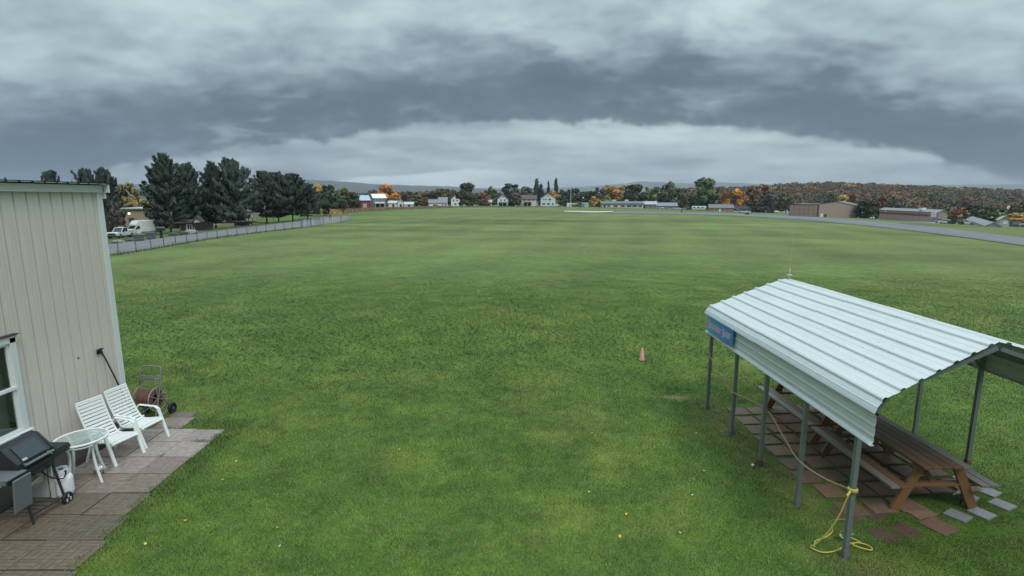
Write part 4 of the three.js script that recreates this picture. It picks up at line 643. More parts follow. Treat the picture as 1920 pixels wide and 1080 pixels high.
  const hh = topY(395.5, dd) - yb; part(S, 'red_stripe', box(w, hh * .16, .06, 0, hh * .72, 1.55), mat([.22, .05, .045], .8)); part(S, 'roof_unit', [box(2.2, .9, 1.6, w * .22, hh + 1.0, .6)], mWhite); part(S, 'lean_to', [box(2.6, hh * .4, 1, w * .46, hh * .8, 1.8)], mat([.6, .58, .62], .6)); part(S, 'window', [box(1, .8, .1, -w * .38, hh * .9, 1.56)], mat([.8, .65, .4], .5));
  for (let k = 0; k < 9; k++) part(S, 'wall_seam', box(.12, hh, .05, -w / 2 + (k + .5) * w / 9, hh / 2, 1.52), mat([.28, .2, .18], .85));
  // greenhouse-like silver building, small pale building
  const g1 = sight(1828, 421), g2 = sight(1872, 426), gw = Math.hypot(g2[0] - g1[0], g2[2] - g1[2]), ga = Math.atan2(-(g2[2] - g1[2]), g2[0] - g1[0]);
  building('silver_shed', 'silver grey metal shed with a long pale roof near the right edge', 'shed', [(g1[0] + g2[0]) / 2, Math.min(g1[1], g2[1]) - .2, (g1[2] + g2[2]) / 2 - 1.5], ga, { w: gw, d: 3, h: 1.9, rise: .9, wall: mat([.34, .38, .42], .4), roof: mat([.24, .24, .27], .5), over: .2, door: [[-1.5, 1.6, 1.7, mat([.2, .25, .25], .5)], [1.8, .8, 1.8, mWhite]] });
  const k1 = sight(1880, 425); building('kiosk', 'small cream gabled hut with a white round disc near the right edge', 'hut', k1, -.5, { w: 2.2, d: 2, h: 2.1, rise: .9, ridge: 'z', wall: mat([.5, .48, .42], .7), roof: mat([.4, .38, .34], .6), win: [[.2, 1.3, .8, .8, mat([.85, .85, .8], .4)]] });
}
// vehicles by the far buildings
{
  const far = [['white saloon car parked right of the pale blue house', 1043, 380, pWhite, 1.3], ['white camper van under the large dark tree', 866, 385, pWhite, 1.3], ['white car left of the low pale garage', 884, 385, pWhite, -1.4],
    ['first white car in front of the grey roofed building', 1238, 350, pWhite, 1.2], ['second white car in front of the grey roofed building, further right', 1256, 352, pSilver, 1.5], ['white car at the right end of the grey roofed building', 1271, 354, pWhite, 1.2], ['silver car left of the white trailer', 1284, 345, pSilver, 1.0], ['dark car just left of the white trailer', 1293, 340, pDark, 1.3],
    ['white utility car in front of the dark roofed house', 1386, 300, pWhite, 1.4], ['second white car in front of the dark roofed house', 1400, 302, pWhite, 1.4],
    ['silver car far right in front of the autumn wood', 1770, 178, pSilver, 1.0], ['white car beside the second tan building', 1779, 176, pWhite, 1.2], ['dark car before the silver shed', 1797, 172, pDark, 1.1], ['white low car beside the silver shed', 1815, 170, pWhite, 1.35], ['blue grey car nearest the right edge', 1899, 165, pBlue, 1.2], ['pale car at the right edge beyond the runway', 1912, 166, pSilver, 1.2]];
  for (const [lab, px, d, m, off] of far) { const p = atD(px, d); car('parked_car', lab, p, face(p, off), m, /van|utility|camper/.test(lab) ? 'van' : 'car'); }
  const p = atD(1311, 335), t = thing('caravan', p, face(p, 1.45), 'long white travel trailer parked before a green tree', 'trailer');
  part(t, 'body', rbox(2.4, 2.3, 8.4, .3, 0, 1.65, 0), pWhite); for (const z of [-2.6, -.4, 2.2]) for (const s of [-1, 1]) part(t, 'window', box(.04, .7, 1.1, s * 1.2, 1.95, z), mPane); for (const s of [-1, 1]) { part(t, 'door', box(.04, 1.7, .7, s * 1.2, 1.45, .9), mat([.5, .52, .53], .4)); part(t, 'stripe', box(.03, .16, 8, s * 1.2, 1.3, 0), mat([.2, .22, .25], .5)); } wheels(t, [[-1, -.4], [1, -.4], [-1, .6], [1, .6]], .34);
  part(t, 'drawbar', [bar([-.6, .5, 4.1], [0, .5, 5.4], .06), bar([.6, .5, 4.1], [0, .5, 5.4], .06)], mDark);
}
// small things at the field edge and along the lane
{
  let p = atD(1070, 350), t = thing('pole', p, 0, 'tall pale pole standing at the far field edge', 'pole'); const h = topY(355, 350) - p[1];
  part(t, 'shaft', bar([0, 0, 0], [0, h, 0], .22, 10, .14), mat([.6, .6, .58], .6)); part(t, 'cap', box(.7, .5, .5, 0, h, 0), mat([.68, .7, .7], .5));
  p = atD(1093, 352); t = thing('light_pole', p, 0, 'slim dark pole with a white globe above the pale container', 'lamp post'); part(t, 'shaft', bar([0, 0, 0], [0, topY(371.5, 352) - p[1], 0], .08), mDark); part(t, 'globe', new THREE.SphereGeometry(.45, 14, 10).translate(0, topY(371, 352) - p[1], 0), mat([.8, .8, .78], .4));
  p = sight(1278, 399.5); t = thing('runway_marker', p, 0, 'small orange marker standing beside the far runway', 'marker'); part(t, 'board', rbox(.55, 1.1, .25, .06, 0, .75, 0), mat([.32, .09, .05], .7)); part(t, 'leg', [bar([-.18, 0, 0], [-.18, .3, 0], .05), bar([.18, 0, 0], [.18, .3, 0], .05)], mDark);
  p = sight(1400, 402.5); t = thing('round_bush', p, 0, 'small dark round bush beside the runway', 'bush'); { const r = rng(8), q = []; for (let i = 0; i < 260; i++) { const a = r() * 6.28, e = Math.acos(r() * 1.6 - .6), k = .5 + .2 * r(); q.push(new THREE.CircleGeometry(.1, 5).rotateX(r() * 6).rotateY(r() * 6).translate(k * Math.sin(e) * Math.cos(a) * 1.1, .35 + k * Math.cos(e) * .7, k * Math.sin(e) * Math.sin(a) * 1.1)); } part(t, 'foliage', q, mat([.02, .035, .018], 1, { side: THREE.DoubleSide })); part(t, 'stem', bar([0, 0, 0], [0, .4, 0], .06), mDark); }
  p = sight(1386, 399.5); t = thing('field_sign', p, face(p), 'low dark green airfield sign in the grass by the runway', 'sign'); part(t, 'board', rbox(1.1, .7, .12, .04, 0, .55, 0), mat([.1, .16, .12], .6)); part(t, 'leg', [bar([-.4, 0, 0], [-.4, .3, 0], .04), bar([.4, 0, 0], [.4, .3, 0], .04)], mDark);
  // left verge
  p = sight(303, 446.5); t = thing('pedestal_grill', p, .5, 'dark box on a post standing on the verge in front of the big pine', 'barbecue'); part(t, 'pedestal', bar([0, 0, 0], [0, .95, 0], .2, 10, .16), mDark); part(t, 'fire_box', rbox(1.0, .38, .7, .05, 0, 1.12, 0), mBlack); part(t, 'lid', rbox(.95, .1, .68, .04, 0, 1.36, 0), mat([.16, .17, .18], .5));
  for (const [px, py, lab, w, h] of [[261, 452.5, 'grey square utility box on the verge, leftmost of two', 1.05, .75], [283.5, 449, 'grey square utility box on the verge nearer the dark post', .95, .8]]) { p = sight(px, py); t = thing('utility_box', p, .6, lab, 'box'); part(t, 'cabinet', rbox(w, h, .6, .05, 0, h / 2, 0), mat([.085, .095, .105], .7)); part(t, 'lid', rbox(w + .1, .07, .68, .03, 0, h + .02, 0), mat([.12, .13, .14], .6)); }
  const rk = [[222, 456, 1.3, .5, 'pale stone on the verge at the left end'], [240, 452.5, 1.0, .42, 'dark low stone on the verge beside the pickup'], [273, 443, 1.9, .6, 'long dark stone on the verge in front of the box truck'], [294, 441, .8, .5, 'small dark stone between box truck and big pine'], [327, 441.5, 1.6, .6, 'dark boulder at the foot of the big pine'], [345, 440, 1.2, .7, 'brown boulder leaning against the pine roots'], [358, 438.5, 1.9, .75, 'pale rounded boulder beside the lane'], [248, 444, .9, .4, 'small grey stone between the two trucks']];
  rk.forEach(([px, py, w, h, lab], i) => { const g = new THREE.IcosahedronGeometry(.5, 3), q = g.attributes.position; for (let k = 0; k < q.count; k++) { const v = new THREE.Vector3().fromBufferAttribute(q, k), n = 1 + fbm(v.x * 2.2 + i * 7, v.y * 2.2 + v.z * 2.6, 3) * .5; q.setXYZ(k, v.x * n * w, Math.max(-.05, v.y * n * h + h * .3), v.z * n * w * .7); } g.computeVertexNormals(); const s = solo('boulder', g, mat(i === 0 || i === 6 ? [.25, .245, .23] : [.075, .07, .065], .95), lab, 'stone', 'stones along the verge of the lane'); s.position.set(...sight(px, py)); });
  p = sight(351, 434); t = thing('wood_plank', p, .4, 'pale board leaning at the base of the big pine', 'board'); part(t, 'plank', [beam([-.9, .05, .3], [.3, 2.0, -.2], .55, .06)], mat([.4, .33, .27], .8)); part(t, 'prop', beam([.9, .0, .2], [.1, 1.2, -.1], .1, .1), mat([.2, .15, .12], .9));
  p = sight(383, 433); t = thing('dumpster', p, .3, 'black rubbish container beside the small yellow shed', 'dumpster'); part(t, 'bin', ext([[-1.3, .1], [1.3, .1], [1.5, 1.5], [-1.5, 1.5]], 1.6).translate(0, 0, -.8), mat([.015, .016, .018], .6)); for (const s of [-1, 1]) part(t, 'lid', rbox(1.5, .08, 1.7, .03, s * .76, 1.56, 0, -.06), mDark); part(t, 'rib', [-.9, -.3, .3, .9].map((q) => box(.1, 1.3, .08, q, .8, .83)), mDark);
  p = sight(368, 433); t = thing('wooden_sign', p, .3, 'small cream panel standing beside the black container', 'panel'); part(t, 'board', rbox(.95, 1.45, .1, .04, 0, .85, 0), mat([.45, .33, .26], .8)); part(t, 'leg', [bar([-.35, 0, 0], [-.35, .3, 0], .05), bar([.35, 0, 0], [.35, .3, 0], .05)], mDark);
  p = sight(410, 430); t = thing('park_bench', p, .45, 'plain wooden picnic bench on the verge in front of the flat trailer', 'bench'); part(t, 'top', rbox(2.2, .1, .8, .03, 0, .95, 0), mat([.30, .28, .19], .7)); for (const x of [-.85, .85]) part(t, 'leg', [beam([x, .9, -.3], [x, 0, -.3], .1, .1), beam([x, .9, .3], [x, 0, .3], .1, .1)], mat([.12, .1, .07], .8));
  p = sight(450, 424.5); t = thing('flatbed_trailer', p, .42, 'dark flatbed trailer parked under the second pair of pines', 'trailer'); part(t, 'bed', [box(9.5, .25, 2.2, -1.2, .95, 0), box(.5, .8, 2.0, -6, .9, 0)], mat([.03, .028, .03], .7)); part(t, 'rack', [box(2.6, .08, 1.8, 1.5, 1.9, 0), ...[.3, 1.1, 1.9, 2.7].flatMap((x) => [-.8, .8].map((z) => bar([x, 1, z], [x, 1.9, z], .05)))], mat([.06, .035, .03], .8)); part(t, 'drawbar', bar([3.5, .8, 0], [6.2, .75, 0], .1), mDark); part(t, 'side_skirt', box(3, .75, .1, .4, .55, 1.12), mDark); for (const x of [1.3, 2.2]) for (const z of [-1.0, 1.0]) { const w = part(t, 'wheel', bar([x, .4, z - .12], [x, .4, z + .12], .4, 18), mTyre); part(w, 'rim', bar([x, .4, z - .13], [x, .4, z + .13], .2, 12), mat([.5, .5, .5], .5)); } part(t, 'jack', bar([5.4, 0, 0], [5.4, .9, 0], .12), mDark);
  p = sight(513.5, 418); t = thing('road_sign', p, face(p), 'small white sign on a post beside the lane', 'sign'); part(t, 'board', rbox(.75, .9, .05, .02, 0, 1.6, 0), mat([.62, .64, .62], .5)); part(t, 'post', bar([0, 0, -.04], [0, 1.6, -.04], .05), mat([.35, .35, .33], .6)); part(t, 'arrow', [box(.12, .4, .02, 0, 1.58, .035), box(.3, .1, .02, 0, 1.72, .035)], mat([.1, .1, .1], .6));
  p = sight(567, 411); t = thing('notice_frame', p, face(p, .3), 'white frame holding two boards at the far side of the lane', 'sign'); part(t, 'frame', [box(.14, 1.75, .1, -.62, .87, 0), box(.14, 1.75, .1, .62, .87, 0), box(1.3, .1, .1, 0, 1.7, 0), box(1.3, .1, .1, 0, .75, 0), box(1.3, .1, .1, 0, 1.22, 0)], mat([.6, .6, .55], .7)); for (const y of [1.46, .98]) part(t, 'board', box(1.1, .36, .06, 0, y, 0), mDark);
  p = sight(637, 411); t = thing('gate_post', p, .2, 'yellowish post and barrier at the end of the lane', 'barrier'); part(t, 'post', [box(.3, 1.7, .3, 0, .85, 0)], mat([.38, .3, .12], .8)); part(t, 'arm', beam([-.2, .9, 0], [-7, 1.0, -3], .14, .14), mat([.4, .3, .1], .8)); part(t, 'stand', box(.25, 1.1, .25, -2.2, .55, -1), mDark);
  for (const [px, py, s, lab] of [[594, 402.5, 1, 'pale stack of pallets beyond the end of the lane'], [600, 400.5, .8, 'small grey heap beyond the end of the lane']]) { p = sight(px, py); t = thing('pallet_stack', p, .5, lab, 'pile'); for (let k = 0; k < 5; k++) part(t, 'pallet', [box(2.2 * s, .06, 1.8 * s, k % 2 * .1, .3 + k * .28, 0), ...[-.8, 0, .8].map((q) => box(.14, .2, 1.8 * s, q * s, .17 + k * .28, 0))], mat([.36, .34, .31], .9)); }
  // right edge pole lamp and windsock
  p = atD(1889, 170); t = thing('tilted_sign', p, .2, 'white diamond board on a pole before the autumn wood at the right', 'sign'); const hh = topY(389, 170) - p[1]; part(t, 'post', bar([0, 0, 0], [0, hh, 0], .06), mat([.1, .1, .1], .7)); part(t, 'board', rbox(.85, 1.1, .08, .03, 0, hh, 0, 0, 0, -.5), mat([.7, .72, .72], .5));
}
// red shrub hedge and weedy strip at the far left of the field
function weeds(name, line, n, h, cols, label, w, seed) {
  const r = rng(seed), cv = new THREE.CatmullRomCurve3(line.map(([a, b]) => { const p = sight(a, b); return new THREE.Vector3(p[0], 0, p[2]); })), pos = [], col = [], nor = [];
  for (let i = 0; i < n; i++) {
    const p = cv.getPoint(r()), x = p.x + (r() - .5) * w, z = p.z + (r() - .5) * w, y = T(x, z), k = cols[Math.floor(r() * cols.length)], a = r() * 6.28, hh = h * (.4 + r() * .8), s = h * .16, b = .7 + r() * .6, lx = (r() - .5) * h * .5, lz = (r() - .5) * h * .5;
    { const g = Math.cos(a) > 0 ? 1 : -1; pos.push(x - g * s * Math.cos(a), y, z - g * s * Math.sin(a), x + g * s * Math.cos(a), y, z + g * s * Math.sin(a), x + lx, y + hh, z + lz); } for (let q = 0; q < 3; q++) { col.push(k[0] * b, k[1] * b, k[2] * b); nor.push((r() - .5) * .8, .8, .5); }
  }
  const g = new THREE.BufferGeometry(); g.setAttribute('position', new THREE.Float32BufferAttribute(pos, 3)); g.setAttribute('color', new THREE.Float32BufferAttribute(col, 3)); g.setAttribute('normal', new THREE.Float32BufferAttribute(nor, 3));
  solo(name, g, new THREE.MeshStandardMaterial({ vertexColors: true, roughness: 1, side: THREE.DoubleSide }), label, 'weeds', null, 'stuff');
}
weeds('tall_weeds', [[648, 399], [690, 395.5], [740, 393], [800, 391], [840, 390]], 9000, 1.3, [[.16, .09, .075], [.20, .12, .08], [.13, .10, .06], [.24, .19, .12], [.12, .075, .07]], 'reddish brown tall weeds along the far left field edge', 6, 31);
weeds('dry_reeds', [[600, 403], [620, 402], [640, 400.5]], 3000, 1.6, [[.36, .25, .09], [.30, .19, .07], [.22, .15, .07]], 'golden dry reeds at the end of the lane', 4, 32);
weeds('red_hedge', [[646, 391.5], [662, 391], [678, 390]], 2600, 2.2, [[.20, .03, .03], [.26, .05, .045], [.15, .03, .03]], 'dark red low hedge in front of the red barn', 5, 33);
weeds('field_margin', [[850, 388.6], [960, 388.3], [1060, 388], [1180, 388.2], [1300, 389], [1400, 391.5]], 9000, .7, [[.12, .12, .06], [.16, .13, .09], [.08, .09, .05]], 'dull unmown strip along the far edge of the field', 8, 34);

// ------------------------------------------------------------------ trees
function leafSoup(list) {                                // list of [x, y, z, nx, ny, nz, size, shade, stretch, dir]
  const n = list.length, pos = new Float32Array(n * 18), nor = new Float32Array(n * 18), col = new Float32Array(n * 18);
  const u = new THREE.Vector3(), v = new THREE.Vector3(), d = new THREE.Vector3();
  list.forEach((l, i) => {
    const [x, y, z, nx, ny, nz, s, sh, rx, ry, rz, asp = 1] = l;
    d.set(rx, ry, rz).normalize(); u.set(rz + .31, rx - .17, ry + .11).cross(d).normalize().multiplyScalar(s * asp); v.copy(d).multiplyScalar(s);
    const q = [[-1, -1], [1, -.6], [.7, 1], [-1, -1], [.7, 1], [-.8, .7]];
    const fx = (u.y * v.z - u.z * v.y) * nx + (u.z * v.x - u.x * v.z) * ny + (u.x * v.y - u.y * v.x) * nz; if (fx < 0) q.reverse();   // the face looks the way its leaf normal does
    q.forEach(([a, b], k) => { const o = i * 18 + k * 3; pos[o] = x + u.x * a + v.x * b; pos[o + 1] = y + u.y * a + v.y * b; pos[o + 2] = z + u.z * a + v.z * b; nor[o] = nx; nor[o + 1] = ny; nor[o + 2] = nz; col[o] = sh[0]; col[o + 1] = sh[1]; col[o + 2] = sh[2]; });
  });
  const g = new THREE.BufferGeometry(); g.setAttribute('position', new THREE.BufferAttribute(pos, 3)); g.setAttribute('normal', new THREE.BufferAttribute(nor, 3)); g.setAttribute('color', new THREE.BufferAttribute(col, 3)); return g;
}
// crown of a broadleaf tree, 1 high (from 0.1 up) and about 1 wide
function broadCrown(seed, { clumps = 34, per = 55, size = .034, top = .62, low = .10, open = 0 } = {}) {
  const r = rng(seed), L = [];
  for (let c = 0; c < clumps; c++) {
    const a = r() * 6.283, e = r(), yy = low + (1 - low - .06) * e, prof = Math.sqrt(clamp(1 - Math.pow((e - .42) / (e > .42 ? .62 : .52), 2))), rad = .44 * prof * Math.sqrt(.15 + .85 * r());
    const cx = Math.cos(a) * rad, cz = Math.sin(a) * rad, cr = .07 + r() * .075, tone = .80 + r() * .42, hue = (r() - .5) * .3;
    for (let k = 0; k < per; k++) {
      const p = r() * 6.283, q = Math.acos(2 * r() - 1), m = cr * Math.pow(r(), .45), x = cx + m * Math.sin(q) * Math.cos(p) * 1.15, y = yy + m * Math.cos(q) * .85, z = cz + m * Math.sin(q) * Math.sin(p) * 1.15;
      let nx = x - cx + cx * .5 + (r() - .5) * .12, ny = y - yy + (yy - .5) * .2 + .09 + (r() - .5) * .1, nz = z - cz + cz * .5 + (r() - .5) * .12; const l = Math.hypot(nx, ny, nz) || 1;
      const t = tone * (.78 + r() * .44);
      L.push([x, y, z, nx / l, ny / l, nz / l, size * (.6 + r() * .8), [t * (1 + hue), t, t * (1 - hue)], r() - .5, r() - .5, r() - .5]);
    }
  }
  return leafSoup(L);
}
function trunkGeo(seed, top, limbs = 6) {
  const r = rng(seed), g = [bar([0, -.03, 0], [0, .3, 0], .022, 8, .016), bar([0, .3, 0], [.01, top, .01], .016, 7, .006)];
  for (let i = 0; i < limbs; i++) { const y = .18 + r() * .35, a = r() * 6.28, l = .18 + r() * .18; g.push(bar([0, y, 0], [Math.cos(a) * l, y + l * (.6 + r() * .6), Math.sin(a) * l], .009, 5, .003)); }
  return join(g);
}
const BROAD = [1, 2, 3, 4, 5].map((s) => broadCrown(s * 13)), ROUND = [6, 7].map((s) => broadCrown(s * 13, { clumps: 46, per: 55, low: .06 })), LOOSE = [8, 9].map((s) => broadCrown(s * 13, { clumps: 22, per: 42, size: .022, low: .1 })), TRUNKS = [1, 2, 3].map((s) => trunkGeo(s, .75));
const mBark = mat([.07, .058, .048], .95), mBarkPine = mat([.11, .075, .06], .95);
const leafMats = new Map();
function leafMat(c) { const k = c.join(); if (!leafMats.has(k)) leafMats.set(k, new THREE.MeshStandardMaterial({ color: C(...c.map((k) => k * 1.5)), vertexColors: true, roughness: .9, side: THREE.DoubleSide })); return leafMats.get(k); }
let treeNo = 0;
function tree(name, label, px, top, wpx, d, c, kind = BROAD, group) {
  const p = atD(px, d), h = topY(top, d) - p[1], w = wpx / 1000 * d; treeNo++;
  const t = thing(name, p, (treeNo * 2.4) % 6.28, label, name === 'bush' ? 'bush' : 'tree', group);
  const cr = part(t, 'crown', kind[treeNo % kind.length], leafMat(c)); cr.scale.set(w * 1.12, h, w * 1.12);
  const tr = part(t, 'trunk', TRUNKS[treeNo % 3], mBark); tr.scale.set(Math.max(h, w) * .9, h, Math.max(h, w) * .9);
  return t;
}
// pines: whorls of upswept limbs carrying tufts of needles, 1 high
function pineGeo(seed, { levels = 25, width = .36, low = .12, bulge = .35, irregular = .25 } = {}) {
  const r = rng(seed), L = [], wood = [bar([0, -.03, 0], [0, .55, 0], .017, 8, .011), bar([0, .55, 0], [0, .95, 0], .011, 6, .003)];
  for (let i = 0; i < levels; i++) {
    const e = i / (levels - 1), y = low + (1 - low - .05) * e, nb = 6 + Math.floor(r() * 3);
    const prof = width * (e < bulge ? mix(.62, 1, e / bulge) : Math.pow(clamp(1 - (e - bulge) / (1.03 - bulge)), .72));
    for (let b = 0; b < nb; b++) {
      const a = r() * 6.283, len = Math.max(.03, prof * (1 - irregular + r() * irregular * 1.6)), up = mix(.02, .75, e) + (r() - .5) * .25, tone0 = .55 + r() * .7;
      if (len > .08) wood.push(bar([0, y, 0], [Math.cos(a) * len * .85, y + len * up * .6, Math.sin(a) * len * .85], .0045, 4, .001));
      const n = 2 + Math.floor(len / .06);
      for (let k = 0; k < n; k++) {
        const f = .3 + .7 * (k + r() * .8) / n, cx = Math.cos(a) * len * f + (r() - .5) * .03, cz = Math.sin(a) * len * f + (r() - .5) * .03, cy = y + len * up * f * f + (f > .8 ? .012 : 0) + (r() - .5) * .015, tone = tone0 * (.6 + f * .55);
        for (let m = 0; m < (k === n - 1 ? 24 : 14); m++) {
          const tip = k === n - 1 && m > 10, s = tip ? .022 + r() * .016 : .014 + r() * .014, ox = (r() - .5) * .05, oy = (r() - .4) * .036, oz = (r() - .5) * .05, dx = Math.cos(a) * .6 + (r() - .5) * 1.2, dy = (tip ? 1.3 : .55) + (r() - .3) * .8, dz = Math.sin(a) * .6 + (r() - .5) * 1.2;
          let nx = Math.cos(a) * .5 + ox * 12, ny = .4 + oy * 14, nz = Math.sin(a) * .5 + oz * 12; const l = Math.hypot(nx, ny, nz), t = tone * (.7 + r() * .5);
          L.push([cx + ox, cy + oy, cz + oz, nx / l, ny / l, nz / l, s, [t, t, t], dx, dy, dz, tip ? .22 : .36]);
        }
      }
    }
  }
  return [leafSoup(L), join(wood)];
}
const PINES = [pineGeo(101, { bulge: .22, irregular: .4, low: .1 }), pineGeo(202, { bulge: .34, width: .40, irregular: .45 }), pineGeo(303, { bulge: .3, width: .33, irregular: .4 }), pineGeo(404, { bulge: .42, width: .42, low: .16, irregular: .5, levels: 21 })];
const SPRUCE = pineGeo(505, { bulge: .05, width: .24, low: .06, irregular: .3, levels: 22 });
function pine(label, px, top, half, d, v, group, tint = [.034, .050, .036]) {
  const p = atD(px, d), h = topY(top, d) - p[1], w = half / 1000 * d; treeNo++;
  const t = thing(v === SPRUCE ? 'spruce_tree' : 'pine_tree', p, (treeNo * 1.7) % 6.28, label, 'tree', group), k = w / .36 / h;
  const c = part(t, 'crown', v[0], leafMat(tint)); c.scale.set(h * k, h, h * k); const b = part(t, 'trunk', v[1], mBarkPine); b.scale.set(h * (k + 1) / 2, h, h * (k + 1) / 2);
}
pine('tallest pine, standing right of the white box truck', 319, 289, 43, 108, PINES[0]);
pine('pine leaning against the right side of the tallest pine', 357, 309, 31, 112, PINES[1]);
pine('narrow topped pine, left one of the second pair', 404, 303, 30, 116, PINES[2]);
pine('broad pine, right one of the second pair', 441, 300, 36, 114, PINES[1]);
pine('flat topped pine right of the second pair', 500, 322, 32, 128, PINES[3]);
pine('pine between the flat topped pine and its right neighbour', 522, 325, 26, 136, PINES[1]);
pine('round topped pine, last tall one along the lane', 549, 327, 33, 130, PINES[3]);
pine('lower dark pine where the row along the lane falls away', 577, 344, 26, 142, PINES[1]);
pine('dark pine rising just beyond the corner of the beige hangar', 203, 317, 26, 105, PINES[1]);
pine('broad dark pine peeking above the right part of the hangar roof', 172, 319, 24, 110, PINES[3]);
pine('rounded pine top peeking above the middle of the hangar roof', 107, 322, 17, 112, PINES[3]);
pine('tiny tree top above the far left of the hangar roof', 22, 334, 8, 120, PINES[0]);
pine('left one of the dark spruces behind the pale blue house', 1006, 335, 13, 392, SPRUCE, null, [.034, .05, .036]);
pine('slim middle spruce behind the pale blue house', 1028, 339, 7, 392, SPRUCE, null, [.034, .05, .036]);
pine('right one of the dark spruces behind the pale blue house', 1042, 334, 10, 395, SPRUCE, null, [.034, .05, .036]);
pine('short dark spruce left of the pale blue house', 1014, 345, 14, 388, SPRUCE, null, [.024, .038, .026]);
const K = { orange: [.42, .19, .03], gold: [.40, .24, .05], yellow: [.29, .215, .06], dullGold: [.19, .145, .055], lime: [.20, .22, .05], olive: [.085, .09, .03], darkOlive: [.05, .058, .026], brown: [.115, .075, .04], redBrown: [.17, .075, .04], green: [.06, .085, .032], darkGreen: [.036, .055, .03], greyGreen: [.075, .088, .055], bare: [.085, .07, .06] };
